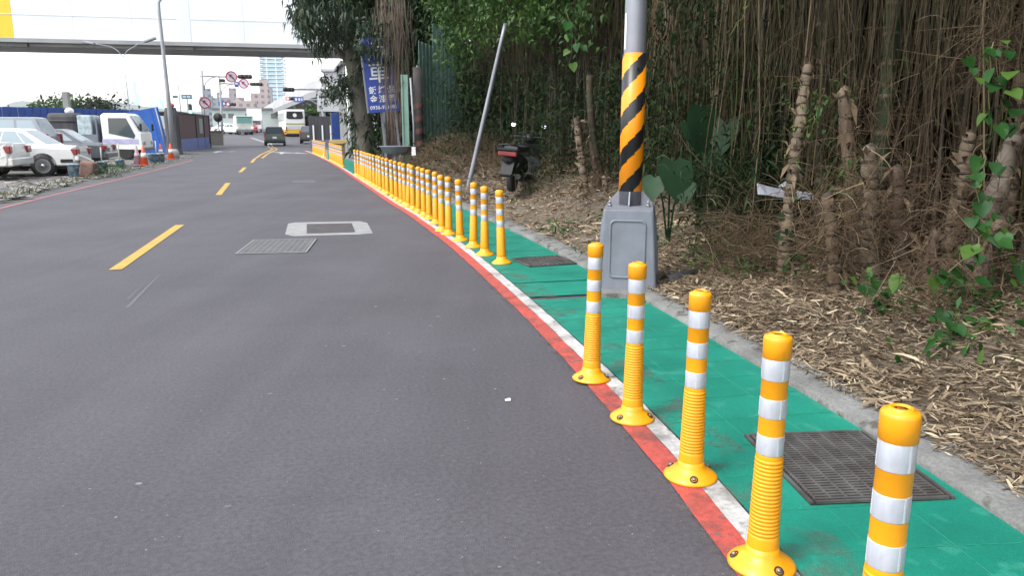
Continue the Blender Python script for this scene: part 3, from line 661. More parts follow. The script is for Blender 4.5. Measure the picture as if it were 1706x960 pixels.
o = [(Vector(p_) + q * u_ + Vector((0, 0, w_))) for p_ in (a, b) for (u_, w_) in prof] + [(Vector(p_) + q * u_ * .85 + Vector((0, 0, w_ * .85))) for p_ in (a, b) for (u_, w_) in prof]
mb.add(o, [(i, i + 1, n8 + i + 1, n8 + i) for i in range(n8 - 1)] + [(2 * n8 + i, 3 * n8 + i, 3 * n8 + i + 1, 2 * n8 + i + 1) for i in range(n8 - 1)] + [(i, 2 * n8 + i, 2 * n8 + i + 1, i + 1) for i in range(n8 - 1)] + [(n8 + i, n8 + i + 1, 3 * n8 + i + 1, 3 * n8 + i) for i in range(n8 - 1)] + [(0, n8, 3 * n8, 2 * n8), (n8 - 1, 3 * n8 - 1, 4 * n8 - 1, 2 * n8 - 1)], 0, True)
tag(mb.build('drain_pipe', M_pipe), 'broken half of a black plastic pipe lying beside the pole pedestal', 'pipe')
mb = MB(); c = at(1110, 470, .05); mb.lathe([(0, -.014), (.018, -.012), (.026, 0), (.017, .016), (0, .02)], 10)
tag(mb.build('foam_lump', M_whitepl, None, (c[0], c[1] - .03, .06)), 'small white foam lump at the end of the black pipe', 'litter')

# ------------------------------------------------------------------ foliage helpers
def norm(a): return a / (np.linalg.norm(a, axis=-1, keepdims=True) + 1e-9)
def leafset(name, C, size, m, wd=.22, droop=.5, parent=None, dirs=None, fold=.25, updown=0.0):
    """one kite-shaped bent leaf (2 quads) per centre"""
    n = len(C); C = np.asarray(C); size = np.broadcast_to(size, n)
    if dirs is None:
        dirs = rng.normal(size=(n, 3)); dirs[:, 2] = dirs[:, 2] * .6 + updown
    d = norm(dirs); side = norm(np.cross(d, np.array([0, 0, 1.0]) + rng.normal(scale=.5, size=(n, 3)))); up = np.cross(side, d)
    L_ = size[:, None]; W = L_ * wd
    down = np.array([0, 0, -1.0]) * L_ * droop
    p0 = C; p1 = C + d * L_ * .45 + side * W * .5 + up * W * fold; p2 = C + d * L_ * .45 - side * W * .5 + up * W * fold; pm = C + d * L_ * .5 ; p3 = C + d * L_ + down * rng.uniform(.3, 1, (n, 1))
    V = np.stack([p0, p1, p3, pm, p2], 1).reshape(-1, 3); b = np.arange(n)[:, None] * 5
    F = np.concatenate([b + np.array([[0, 3, 2, 1]]), b + np.array([[0, 4, 2, 3]])], 0)
    return quads(name, V, F, m, parent)
def stickset(name, A, B, r, m, sag=None, segs=3, parent=None, taper=.5, wob=0.0):
    """3-sided thin sticks from A to B (n,3), bent sideways by sag"""
    A = np.asarray(A); B = np.asarray(B); n = len(A); r = np.broadcast_to(r, n)
    d = norm(B - A); a = norm(np.cross(d, np.array([.3, .2, 1.0]) + rng.normal(scale=.2, size=(n, 3)))); b = np.cross(d, a)
    sag = np.zeros((n, 3)) if sag is None else sag; V = np.zeros((n, segs + 1, 3, 3))
    for i in range(segs + 1):
        f = i / segs; c = A + (B - A) * f + sag * (4 * f * (1 - f)) + (rng.normal(scale=1, size=(n, 3)) * wob if 0 < i < segs else 0)
        rr = (r * (1 - taper * f))[:, None]
        for j in range(3):
            th = 2 * math.pi * j / 3; V[:, i, j] = c + (a * math.cos(th) + b * math.sin(th)) * rr
    base = (np.arange(n) * (segs + 1) * 3)[:, None]
    F = np.concatenate([base + np.array([[i * 3 + j, i * 3 + (j + 1) % 3, (i + 1) * 3 + (j + 1) % 3, (i + 1) * 3 + j]]) for i in range(segs) for j in range(3)], 0)
    return quads(name, V, F, m, parent)
def clumped(n, centres, sig):
    c = np.asarray(centres); i = rng.integers(0, len(c), n); return c[i] + rng.normal(size=(n, 3)) * np.asarray(sig)
def PV(t, s):
    x, y = P(t, s); return np.stack([x, y, np.zeros_like(x)], -1)

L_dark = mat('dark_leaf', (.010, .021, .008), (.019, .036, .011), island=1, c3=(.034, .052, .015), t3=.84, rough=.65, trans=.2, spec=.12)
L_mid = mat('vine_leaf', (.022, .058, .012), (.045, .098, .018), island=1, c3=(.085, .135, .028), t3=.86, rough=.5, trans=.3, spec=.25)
L_tree = mat('tree_leaf', (.016, .032, .016), (.032, .054, .025), island=1, c3=(.058, .080, .038), t3=.84, rough=.5, trans=.22, spec=.3)
L_ivy = mat('heart_leaf', (.012, .052, .010), (.030, .100, .018), island=1, c3=(.060, .12, .02), t3=.8, rough=.5, trans=.3, spec=.25)
L_taro = mat('elephant_ear_leaf', (.018, .048, .022), (.026, .062, .028), scale=3, rough=.5, trans=.25, spec=.2)
M_strand = mat('dry_strand', (.016, .012, .008), (.072, .056, .034), island=1, c3=(.040, .040, .016), t3=.80, rough=.9, spec=.15)
M_twig = mat('dry_twig', (.050, .034, .021), (.125, .086, .052), island=1, c3=(.24, .185, .12), t3=.92, rough=.9, spec=.15)
M_litter = mat('bamboo_sheath', (.14, .100, .066), (.27, .205, .132), island=1, c3=(.40, .325, .22), t3=.84, rough=.85, spec=.2)
M_litter2 = mat('rotten_sheath', (.055, .040, .028), (.125, .092, .060), island=1, c3=(.20, .155, .10), t3=.8, rough=.95, spec=.15)
M_culmd = mat('dry_culm', (.046, .035, .021), (.026, .020, .013), scale=3, rough=.8, c3=(.030, .033, .015), s3=2, t3=.55, spec=.25)
M_cgreen = mat('green_culm', (.013, .030, .013), (.026, .042, .015), scale=5, rough=.55, stretch=(1, 1, .3), c3=(.060, .055, .024), s3=5, t3=.57, spec=.3)
M_ctan = mat('tan_culm', (.140, .092, .056), (.070, .046, .029), scale=14, rough=.8, stretch=(1, 1, .12), c3=(.035, .024, .017), s3=22, t3=.58, bump=.5, bscale=40)
M_cpale = mat('pale_culm', (.150, .112, .073), (.092, .066, .043), scale=5, rough=.8, c3=(.055, .040, .026), s3=6, t3=.6)
M_cbrown = mat('brown_culm', (.085, .050, .031), (.052, .032, .021), scale=5, rough=.8, c3=(.05, .035, .022), s3=8, t3=.58)
M_cgrey = mat('grey_brown_culm', (.105, .084, .064), (.065, .051, .039), scale=5, rough=.85, c3=(.05, .04, .03), s3=8, t3=.6)
M_node = mat('culm_node', (.12, .095, .060), (.07, .055, .036), scale=20, rough=.8)
M_noded = mat('culm_node_dark', (.048, .034, .023), (.026, .019, .014), scale=20, rough=.9)

M_sheathl = mat('flaking_sheath', (.075, .052, .033), (.17, .125, .080), island=1, c3=(.035, .025, .017), t3=.7, rough=.9, spec=.1)
# ------------------------------------------------------------------ thick bamboo culms and stubs standing in the thicket
def culm(label, p0, p1, r, inode, m, mn, extend=0.0, taper=.85, bulge=.10, tip=False, name='bamboo_culm', bend=.03):
    p0 = Vector(p0); p1 = Vector(p1); d = (p1 - p0); L0 = d.length; d.normalize(); p1 = p1 + d * extend; L1 = L0 + extend
    zb_ = bz(p0.x, p0.y) - .08
    if p0.z > zb_ and d.z > .2: ex = (p0.z - zb_) / d.z; p0 = p0 - d * ex; L1 += ex
    sb = Vector((random.uniform(-1, 1), random.uniform(-1, 1), 0)) * bend * L1
    t = thing(name, label, 'bamboo', p0, 0, 'thick bamboo culms along the pavement'); o = Vector(p0)
    pts = []; rr = []; z = 0; mi = []; rag = bulge >= .05 and extend == 0; jit = .04 if rag else .03; taper = taper - (.12 if rag else 0)
    def pos(f): return (p1 - o) * f + sb * (4 * f * (1 - f))
    while z < L1:
        il = inode * (random.uniform(.65, 1.3) if rag else random.uniform(.8, 1.15)); zz_ = Vector((random.gauss(0, 1), random.gauss(0, 1), 0)) * r * (.05 if rag else .02)
        for (f, k, q) in ((0, 1.03, 1), (.06, 1.05, 1), (.12, .96, 0), (.3, 1 + bulge * .4, 0), (.55, 1 + bulge, 0), (.8, 1 + bulge * .3, 0), (.95, .96, 0)):
            zz = z + il * f
            if zz > L1: break
            fr = zz / L1; pts.append(pos(fr) + zz_); rr.append(r * k * (1 - (1 - taper) * fr) * (1 + random.uniform(-jit, jit)))
            mi.append(q)
        z += il
    if tip: rr[-5:] = [x * f for x, f in zip(rr[-5:], (.85, .65, .5, .35, .15))]
    if rag and not tip: pts += [pts[-1] + Vector((r * .15, 0, r * .5)), pts[-1] + Vector((r * .3, r * .1, r * .9))]; rr += [rr[-1] * .72, rr[-1] * .25]; mi += [1, 1]
    mb = MB(); mb.tube(pts, rr, 14, mi[:-1] if len(mi) > 1 else 0)
    if rag:
        q = random.randrange(14)
        for i in range(0, len(mb.v)): mb.v[i] = tuple(np.array(mb.v[i]) + np.random.default_rng(i + q).normal(scale=r * .022, size=3))
    mb.build('stem', [m, mn], t)
    if rag:
        n = int(L1 / .018); C_ = []; Dd = []
        for _ in range(n):
            i = random.randrange(len(pts)); th = random.uniform(0, 6.28); o_ = Vector((math.cos(th), math.sin(th), 0)); C_.append(pts[i] + o_ * rr[i] * .95); Dd.append(o_ * random.uniform(.15, .9) + Vector((0, 0, random.choice((1, 1, -1)) * random.uniform(.2, 1))))
        leafset('sheath_flakes', np.array(C_), rng.uniform(.5, 2.0, n) * max(r, .05) * 1.4, M_sheathl, .30, .35, t, dirs=np.array(Dd))  # loose curled sheath flakes round the stub
    return t
def px_culm(label, b, tp, D, wpx, ipx, m, mn, **kw):
    a = atY(*b, D); e = atY(*tp, D * kw.pop('dk', 1.0)); Dc = D * math.cos(PITCH)
    return culm(label, a, e, wpx / 2 / FPX * Dc, ipx / FPX * Dc, m, mn, **kw)
px_culm('tall green bamboo culm with pale nodes, the greenest thick one', (1466, 290), (1490, 20), 6.6, 29, 56, M_cgreen, M_node, extend=3.4, bulge=.02, taper=.8)
px_culm('tan bamboo stub with a cut pale top left of the green culm', (1428, 380), (1405, 152), 6.3, 27, 33, M_ctan, M_node, bulge=.05)
px_culm('pale ringed bamboo stub with tight segments, right of the leaning brown culm', (1578, 420), (1615, 228), 5.9, 29, 21, M_cpale, M_noded, bulge=.07)
px_culm('brown bamboo culm leaning right with a pale broken pointed tip', (1508, 360), (1567, 62), 6.9, 29, 50, M_cbrown, M_node, bulge=.06, tip=True)
px_culm('squat pale ringed bamboo stub rising out of the twig pile', (1449, 455), (1447, 248), 5.75, 33, 22, M_cpale, M_noded, bulge=.07)
px_culm('ragged flaking bamboo stub with rough dark nodes at the left of the stubs', (1318, 330), (1345, 112), 6.7, 22, 17, M_cpale, M_noded, bulge=.08, bend=.05)
px_culm('thick grey brown leaning stem at the right edge above the vine', (1640, 400), (1692, 228), 5.3, 38, 50, M_cgrey, M_noded, bulge=.12)
px_culm('orange tan stub below the grey stem at the right edge', (1640, 450), (1668, 375), 5.1, 36, 44, M_ctan, M_noded, bulge=.12)
px_culm('slim pale ringed bamboo stub left of the striped pole', (975, 322), (961, 200), 12.2, 14, 8, M_cpale, M_noded, bulge=.1)
px_culm('slim bent brown bamboo stem between the ringed stub and the pole', (1012, 330), (986, 138), 12.4, 13, 40, M_culmd, M_noded, extend=.2, bulge=.02, bend=.06)
px_culm('short brown stub leaning against the slim bent stem', (1002, 330), (985, 226), 12.3, 12, 30, M_cbrown, M_noded, bulge=.05)
px_culm('very short ringed stub low down beside the pedestal', (1008, 330), (1007, 296), 11.8, 12, 6, M_cpale, M_noded, bulge=.1)
px_culm('ringed tan stub low at the left end of the twig pile', (1388, 480), (1378, 330), 5.75, 26, 22, M_ctan, M_noded, bulge=.07)
px_culm('dark brown stub half buried under twigs, right of the squat ringed stub', (1506, 470), (1492, 290), 5.75, 34, 26, M_cbrown, M_noded, bulge=.12)
px_culm('slender olive bamboo culm just right of the ragged stub', (1362, 380), (1352, 30), 7.1, 22, 60, M_culmd, M_node, extend=2.5, bulge=.02)
px_culm('upright dull green culm partly hidden behind strands above the tan stub', (1425, 330), (1432, 10), 7.4, 24, 62, M_cgreen, M_node, extend=3, bulge=.02)
px_culm('olive brown culm standing behind the pale ringed stub', (1600, 330), (1622, 10), 6.5, 19, 60, M_culmd, M_node, extend=3, bulge=.02)
px_culm('rough tan stub at the foot of the orange tan stub', (1545, 490), (1560, 390), 5.5, 26, 20, M_cbrown, M_noded, bulge=.12)
px_culm('pale tan stub behind the long pale ringed one', (1680, 330), (1700, 130), 5.9, 25, 24, M_cpale, M_noded, bulge=.12)

# thin dry culms: every one an object, eight shapes shared
proto = []
for k in range(8):
    mb = MB(); H_ = random.uniform(4.4, 6.6); lx_, ly_ = random.uniform(-.5, .5), random.uniform(-.4, .5)
    pts = []; rr = []; z = 0; r0 = random.uniform(.010, .024)
    while z < H_:
        f = z / H_; c = (lx_ * f * f + .03 * math.sin(z * 1.3 + k), ly_ * f * f + .03 * math.cos(z * 1.1 + k), z - .12)
        pts += [c, (c[0], c[1], c[2] + .02)]; rr += [r0 * 1.15 * (1 - .5 * f), r0 * (1 - .5 * f)]; z += random.uniform(.22, .36)
    mb.tube(pts, rr, 6); o = mb.build('thin_bamboo', [M_culmd, M_cgrey, M_cbrown][k % 3])
    tag(o, 'thin dry bamboo culm among many in the dim thicket', 'bamboo', 'thin dry culms of the thicket'); proto.append(o)
k = 0
while k < 290:
    tt = 4.0 + 18 * random.random() ** 1.9; s = OFF(tt) + .15 + 2.2 * random.random() ** 1.2; x, y = P(tt, s); x = float(x); y = float(y)
    o = proto[k] if k < 8 else dup(proto[k % 8]); o.location = (x, y, bz(x, y)); o.rotation_euler = (R(random.uniform(-4, 4)), R(random.uniform(-5, 5)), random.uniform(0, 6.28)); k += 1

# hanging dry strands (dead side shoots), uncountable
def strands(n, tmin, tmax, s0, s1, zt, zb0, zb1, r0, r1, name, pw=1.3, sway=.06, bund=0.0, nb=40, m=None):
    tt = tmin + (tmax - tmin) * rng.random(n) ** pw; so_ = rng.uniform(s0, s1, n)
    if bund:
        bt = tmin + (tmax - tmin) * rng.random(nb) ** pw; bs = rng.uniform(s0, s1, nb); i = rng.integers(0, nb, n); g = rng.random(n) < bund
        tt = np.where(g, bt[i] + rng.normal(scale=.09, size=n) * (1 + tmin / 8), tt); so_ = np.where(g, np.maximum(bs[i] + rng.normal(scale=.10, size=n), s0), so_)
    s = OFF(tt) + so_; p = PV(tt, s)
    A = p.copy(); A[:, 2] = rng.uniform(*zt, n); A[:, :2] += rng.normal(scale=.14, size=(n, 2)); Bq = p + rng.normal(scale=sway, size=(n, 3)); ground = bankz(s, tt)
    lo = zb0 + np.where(tt > 7, .75, 0) * (zb0 > .2)
    Bq[:, 2] = np.maximum(ground + lo + (zb1 - zb0) * rng.random(n), ground)
    sag = rng.normal(scale=.09, size=(n, 3)); sag[:, 2] = 0
    return kind(stickset(name, A, Bq, rng.uniform(r0, r1, n), m or M_strand, sag, 6, taper=.35, wob=.016), 'stuff')
strands(1500, 4.2, 12, -.05, 1.5, (3.6, 5.5), .3, 2.0, .0025, .007, 'hanging_strands', 1.0, .08, .75, 70)
strands(420, 4.2, 10, .05, 1.4, (3.6, 5.5), .0, 1.2, .008, .017, 'hanging_strands', 1.0, .08, .4, 40)
strands(1500, 11, 24, -.2, 1.8, (4.5, 7), .9, 2.8, .004, .011, 'hanging_strands', 1.2, .08, .6, 70)
strands(520, 12, 19, -.75, .1, (5.0, 6.5), 1.6, 2.9, .004, .010, 'hanging_strands', 1.0, .08, .7, 36)
strands(1000, 4.2, 12, .9, 2.6, (4.5, 5.5), .0, .4, .004, .011, 'hanging_strands', 1.0, .08, .4, 60)
M_straw = mat('straw_strand', (.055, .040, .024), (.150, .115, .072), island=1, c3=(.060, .058, .024), t3=.75, rough=.9, spec=.1)
strands(330, 4.2, 11, -.15, .8, (3.4, 5.2), .0, 2.0, .003, .010, 'hanging_strands', 1.0, .14, .5, 30, M_straw)
strands(260, 4.6, 6.8, -.55, .1, (3.4, 5.0), .9, 1.9, .0022, .006, 'hanging_strands', 1.0, .12, .6, 22)
M_dryleaf = mat('dry_bamboo_leaf', (.034, .026, .014), (.085, .065, .036), island=1, c3=(.022, .034, .011), t3=.62, rough=.9, trans=.2, spec=.1)
n = 9000; tt = 4.2 + 10 * rng.random(n); s_ = OFF(tt) + rng.uniform(-.2, 1.3, n); p = PV(tt, s_); p[:, 2] = bankz(s_, tt) + .25 + rng.random(n) ** .7 * 3.0
cl = np.sin(p[:, 0] * 5 + p[:, 1] * 3) + np.sin(p[:, 2] * 4 + p[:, 1] * 5); p = p[cl > -.2]
kind(leafset('dry_leaves', p, rng.uniform(.05, .15, len(p)), M_dryleaf, .14, .8, dirs=rng.normal(size=(len(p), 3)) * np.array([.5, .5, .4]) + np.array([0, 0, -.8])), 'stuff')
# slender leaning and crossing stems
n = 260; tt = 3.5 + 14 * rng.random(n); s = OFF(tt) + rng.uniform(-.25, 1.2, n); A = PV(tt, s); A[:, 2] = bankz(s, tt) + rng.uniform(0, 1.2, n)
dd = rng.normal(size=(n, 3)) * np.array([1, 1, .6]); B_ = A + norm(dd) * rng.uniform(.3, 1.3, (n, 1)); B_[:, 2] = np.maximum(B_[:, 2], A[:, 2] * .6 + .1)
kind(stickset('fallen_stems', A, B_, rng.uniform(.003, .009, n), M_twig, rng.normal(scale=.06, size=(n, 3)), 4), 'stuff')

# leaf canopy added mostly out of view to keep the thicket in shade
n = 30000; tt = rng.uniform(-4, 24.5, n); s = OFF(tt) + rng.uniform(-.9, 5.5, n); s = s - .8 * ((tt > 8) & (tt < 22) & (rng.random(n) < .5)); p = PV(tt, s); zz = np.maximum(3.4, 2.35 + .155 * p[:, 1]); p[:, 2] = zz + rng.uniform(0, 3.2, n)
cl = np.sin(p[:, 0] * 2.1 + 1) * np.sin(p[:, 1] * 1.7) + .5 * np.sin(p[:, 2] * 3); p = p[cl > -.75]
kind(leafset('shade_canopy', p, rng.uniform(.28, .55, len(p)), L_dark, .22, .5), 'stuff')
# dim foliage behind the strands, up the slope
n = 24000; tt = rng.uniform(0, 38, n); s = OFF(tt) + rng.uniform(1.7, 5.6, n); p = PV(tt, s); p[:, 2] = bankz(s, tt) + rng.uniform(0, 3.6, n)
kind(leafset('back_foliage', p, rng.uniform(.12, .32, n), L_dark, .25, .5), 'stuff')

def cl_pts(pxs, n, sig, D):
    out = []
    for (px, py, d) in pxs: out.append(atY(px, py, d if d else D))
    return clumped(n, out, sig)
# feathery dark undergrowth between scooter and stubs
U = []
for k in range(330):
    px = random.uniform(880, 1340); py = random.uniform(120, 400); d = np.interp(px, [860, 980, 1060, 1150, 1310], [14.8, 13.8, 12, 9.8, 7.6]) + random.uniform(-.4, 1.6)
    p = atY(px, py, d); zg = bz(p[0], p[1])
    if p[2] > zg + .05: U.append(p)
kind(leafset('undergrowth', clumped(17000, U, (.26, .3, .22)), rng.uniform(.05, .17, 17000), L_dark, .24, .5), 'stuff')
U2 = [atY(random.uniform(1160, 1300), random.uniform(270, 440), random.uniform(7.4, 8.6)) for k in range(60)]
A = clumped(1900, U2, (.10, .2, .08)); kind(leafset('grass_tufts', A, rng.uniform(.10, .26, 1900), L_dark, .09, .7, dirs=rng.normal(size=(1900, 3)) * np.array([.6, .6, .3]) + np.array([0, 0, .8])), 'stuff')
# bright vine curtain at the upper left of the thicket
U = []
for k in range(150):
    px = random.uniform(690, 1010) if random.random() < .15 else random.uniform(728, 1010); lim = np.interp(px, [690, 760, 800, 860, 1010], [60, 130, 60, 45, 30]); py = random.uniform(-90, lim); d = np.interp(px, [690, 1010], [23, 14]) + random.uniform(-.7, .7); U.append(atY(px, py, d))
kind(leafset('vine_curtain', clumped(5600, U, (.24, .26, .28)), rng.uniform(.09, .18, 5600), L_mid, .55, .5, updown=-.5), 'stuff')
U = [atY(random.uniform(735, 900), random.uniform(100, 290), random.uniform(20, 24)) for k in range(80)]
kind(leafset('undergrowth', clumped(3000, U, (.35, .4, .35)), rng.uniform(.10, .24, 3000), L_dark, .24, .5), 'stuff')

U = [atY(random.uniform(1070, 1420), random.uniform(-30, 190) * random.random(), random.uniform(7.2, 9.5)) for k in range(70)]
kind(leafset('vine_curtain', clumped(1700, U, (.13, .16, .14)), rng.uniform(.035, .09, 1700), L_dark, .45, .5, updown=-.5), 'stuff')
U = [atY(random.uniform(1310, 1440), random.uniform(150, 330), random.uniform(5.9, 6.6)) for k in range(16)]
kind(leafset('vine_curtain', clumped(260, U, (.06, .08, .06)), rng.uniform(.03, .08, 260), L_mid, .3, .5, updown=-.2), 'stuff')
# ------------------------------------------------------------------ litter on the bank
def litter(n, tmin, tmax, s0, s1, m, l0, l1, name, pw=1.0, lift=.03):
    tt = tmin + (tmax - tmin) * rng.random(n) ** pw; s = s0 + (s1(tt) - s0) * rng.random(n); p = PV(tt, s); p[:, 2] = bankz(s, tt) + rng.uniform(.004, lift, n)
    q = np.sin(p[:, 0] * 7.3 + 2 * np.sin(p[:, 1] * 3.1)) * np.sin(p[:, 1] * 6.1 + 1.7 * np.sin(p[:, 0] * 4.3)) + rng.normal(scale=.45, size=n); p = p[q > -.85]; n = len(p)
    L_ = rng.uniform(l0, l1, n)[:, None] * rng.choice([.55, .75, .95, 1.2], n)[:, None]; th = rng.uniform(0, 6.28, n); d = np.stack([np.cos(th), np.sin(th), rng.normal(scale=.22, size=n)], -1); d = norm(d)
    side = norm(np.cross(d, np.array([0, 0, 1.0]) + rng.normal(scale=.35, size=(n, 3)))); up = np.cross(side, d)
    W = L_ * rng.uniform(.05, .17, (n, 1)); bend = rng.normal(scale=.06, size=(n, 1)) * L_; cur = W * rng.uniform(.0, .6, (n, 1))
    V = np.zeros((n, 4, 2, 3)); 
    for i, f in enumerate((-.5, -.18, .18, .5)):
        wf = (.55, 1, .9, .18)[i]; c = p + d * L_ * f + up * bend * (1 - 4 * f * f)
        V[:, i, 0] = c + side * W * wf * .5 + up * cur * wf * .5; V[:, i, 1] = c - side * W * wf * .5
    b = (np.arange(n) * 8)[:, None]; F = np.concatenate([b + np.array([[2 * i, 2 * i + 1, 2 * i + 3, 2 * i + 2]]) for i in range(3)], 0)
    return kind(quads(name, V, F, m), 'stuff')
litter(42000, 1.2, 8, 1.17, lambda t: OFF(t) + 1.2, M_litter2, .025, .11, 'leaf_litter', 1.0, .02)
litter(52000, 1.2, 8, 1.16, lambda t: OFF(t) + .7, M_litter, .02, .11, 'leaf_litter', 1.0, .04)
litter(900, 1.2, 8, 1.24, lambda t: OFF(t) + .7, M_litter, .10, .22, 'leaf_litter', 1.0, .05)
litter(9000, 8, 17, 1.2, lambda t: OFF(t) + .8, M_litter, .06, .2, 'leaf_litter', 1.0, .05)
litter(5000, 14, 30, 1.25, lambda t: OFF(t) + 1.0, M_litter2, .10, .32, 'leaf_litter', 1.0, .12)
n = 60; tt = rng.uniform(1.5, 12, n); s = rng.uniform(.6, 1.25, n); 
# dry grass mound behind the far posts
n = 4200; tt = rng.normal(22.5, 3.0, n); s = 3.1 + rng.normal(scale=.8, size=n); p = PV(tt, s); p[:, 2] = bankz(s, tt); dd = rng.normal(size=(n, 3)); dd[:, 2] = np.abs(dd[:, 2]) * .6 + .1
B_ = p + norm(dd) * rng.uniform(.25, .8, (n, 1)); sag = np.zeros((n, 3)); sag[:, 2] = rng.uniform(0, .12, n)
kind(stickset('dry_grass', p, B_, .006, M_twig, sag, 3), 'stuff')
# twig tangle piled round the stubs
def tangle(n, px0, px1, py0, py1, D0, D1, l0, l1, r, name='twig_tangle'):
    A = []
    while len(A) < n:
        p = atY(random.gauss((px0 + px1) / 2, (px1 - px0) / 4), random.gauss((py0 + py1) / 2, (py1 - py0) / 4), random.uniform(D0, D1))
        if p[2] > bz(p[0], p[1]) - .02: A.append(p)
    A = np.array(A); dd = rng.normal(size=(n, 3)) * np.array([1, .7, .75]) + np.array([0, -.15, -.1]); B_ = A + norm(dd) * rng.uniform(l0, l1, (n, 1)); sag = rng.normal(scale=.035, size=(n, 3)); sag[:, 2] = np.abs(sag[:, 2])
    return kind(stickset(name, A, B_, rng.uniform(.4, 1, n) * r, M_twig, sag, 4, taper=.6), 'stuff')
tangle(950, 1330, 1600, 260, 480, 5.4, 6.1, .08, .42, .0035)
tangle(170, 1330, 1600, 60, 330, 5.7, 6.5, .15, .6, .003)
tangle(420, 1300, 1480, 330, 500, 5.6, 6.3, .10, .45, .004)
tangle(420, 1560, 1706, 300, 520, 4.9, 5.8, .10, .45, .004)
tangle(260, 1600, 1720, -20, 140, 5.2, 6, .15, .5, .003)
tangle(900, 1170, 1340, 340, 480, 6.6, 8, .12, .5, .0035)
tangle(500, 1420, 1706, 440, 540, 4.6, 5.4, .08, .35, .0028)
tangle(260, 900, 1100, 290, 345, 11, 13, .15, .6, .005)
n = 1500; tt = rng.uniform(2.0, 7.5, n); s = rng.uniform(1.35, 3.2, n); A = PV(tt, s); A[:, 2] = bankz(s, tt) + .015; th = rng.uniform(0, 6.28, n); B_ = A + np.stack([np.cos(th), np.sin(th), rng.uniform(.0, .35, n)], -1) * rng.uniform(.1, .4, (n, 1))
kind(stickset('fallen_twigs', A, B_, rng.uniform(.0015, .004, n), M_twig, None, 3), 'stuff')
# small low green plants scattered in the litter
pc = [at(x, y, .18) for x, y in ((1150, 430), (1090, 410), (1040, 395), (1010, 372), (940, 378), (1180, 440), (1240, 455), (1600, 590), (1640, 560), (1560, 545), (1330, 470), (1010, 410))]
A = clumped(520, pc, (.14, .16, .03)); A[:, 2] = np.array([bz(x, y) for x, y in A[:, :2]]) + rng.uniform(.02, .14, 520)
kind(leafset('ground_weeds', A, rng.uniform(.05, .14, 520), L_ivy, .3, .4, updown=.3), 'stuff')

# ------------------------------------------------------------------ climbing vines with heart leaves, elephant ears
M_stem = mat('vine_stem', (.10, .09, .035), rough=.7)
HEART = [(0, .10), (-.20, .0), (-.42, .16), (-.46, .42), (-.30, .72), (0, 1.06), (.30, .72), (.46, .42), (.42, .16), (.20, .0)]
def heart(mb, c, size, yaw, pitch, roll, cup=.12):
    T = Matrix.Translation(c) @ Matrix.Rotation(yaw, 4, 'Z') @ Matrix.Rotation(pitch, 4, 'X') @ Matrix.Rotation(roll, 4, 'Y')
    vs = [T @ Vector((x * size, y * size, (abs(x) * cup * 2 - .16 * y * y) * size)) for x, y in HEART] + [T @ Vector((0, .45 * size, -.03 * size))]
    k = len(HEART); mb.add([v + Vector((0, 0, random.uniform(-.05, .05) * size)) for v in vs], [(i, (i + 1) % k, k) for i in range(k)], 0, True)
def vine(name, label, cat, pts, D, n, size, spread, m=L_ivy):
    W_ = [Vector(atY(px, py, D + random.uniform(-.05, .05))) for px, py in pts]
    for q in W_: q.z = max(q.z, bz(q.x, q.y) + .02)
    t = thing(name, label, cat, W_[-1]); o = W_[-1]
    mb = MB(); fine = []
    for a, b in zip(W_[:-1], W_[1:]):
        for i in range(4): fine.append(a.lerp(b, i / 4) + Vector((random.gauss(0, .01), random.gauss(0, .01), 0)))
    fine.append(W_[-1]); mb.tube([p - o for p in fine], .004, 5); mb.build('stem', M_stem, t)
    lf = MB()
    for k in range(int(n * 1.15)):
        p = random.choice(fine) - o + Vector((random.gauss(0, spread * 1.5), random.gauss(0, spread * .8) - .02, random.gauss(0, spread * .7)))
        p.z = max(p.z, bz(p.x + o.x, p.y + o.y) - o.z + .03)
        heart(lf, p, size * random.choice((.45, .6, .75, .9, 1.1)), math.pi + random.gauss(0, .8), R(random.uniform(-70, -10)), random.gauss(0, .35))
    lf.build('leaves', m, t); return t
vine('climbing_vine', 'climbing vine with hanging heart leaves high up by the right edge', 'vine', [(1655, 70), (1648, 150), (1650, 225)], 4.7, 26, .095, .035)
vine('climbing_vine', 'vine with large heart leaves on the long pale ringed stub', 'vine', [(1640, 250), (1630, 300), (1622, 370)], 4.8, 18, .105, .04)
vine('climbing_vine', 'low spreading vine of broad leaves under the orange tan stub', 'vine', [(1640, 385), (1610, 430), (1560, 470)], 4.7, 22, .12, .06)
vine('leafy_plant', 'low plant with two long pointed leaves by the right edge', 'plant', [(1675, 440), (1668, 480), (1665, 515)], 4.7, 8, .13, .05)
vine('climbing_vine', 'vine trailing down from the twig pile into the litter', 'vine', [(1425, 455), (1470, 480), (1480, 520), (1495, 555)], 5.1, 30, .085, .05)
vine('leafy_plant', 'grassy low plant in the litter at right below the vines', 'plant', [(1590, 520), (1600, 560), (1625, 580)], 4.5, 12, .10, .06)
vine('climbing_vine', 'small sprig of bright leaves beside the tan cut stub', 'vine', [(1362, 175), (1358, 200), (1350, 225)], 6.2, 10, .06, .03)
vine('climbing_vine', 'vine tip with a few pale leaves hanging left of the striped pole', 'vine', [(945, 20), (955, 60), (948, 105)], 9.5, 11, .13, .04)
vine('climbing_vine', 'thin vine with tiny pale leaves hanging among strands right of the pole', 'vine', [(1245, 0), (1235, 30), (1215, 60)], 7.2, 8, .05, .03)
vine('leafy_plant', 'leafy weed at the foot of the ragged stub beside the metal scrap', 'plant', [(1320, 370), (1325, 400), (1330, 430)], 6.3, 16, .085, .06, L_dark)
vine('leafy_plant', 'pale leafy weed at the foot of the slope right of the pipe', 'plant', [(1230, 385), (1235, 410), (1225, 440)], 7.6, 22, .08, .10, L_mid)
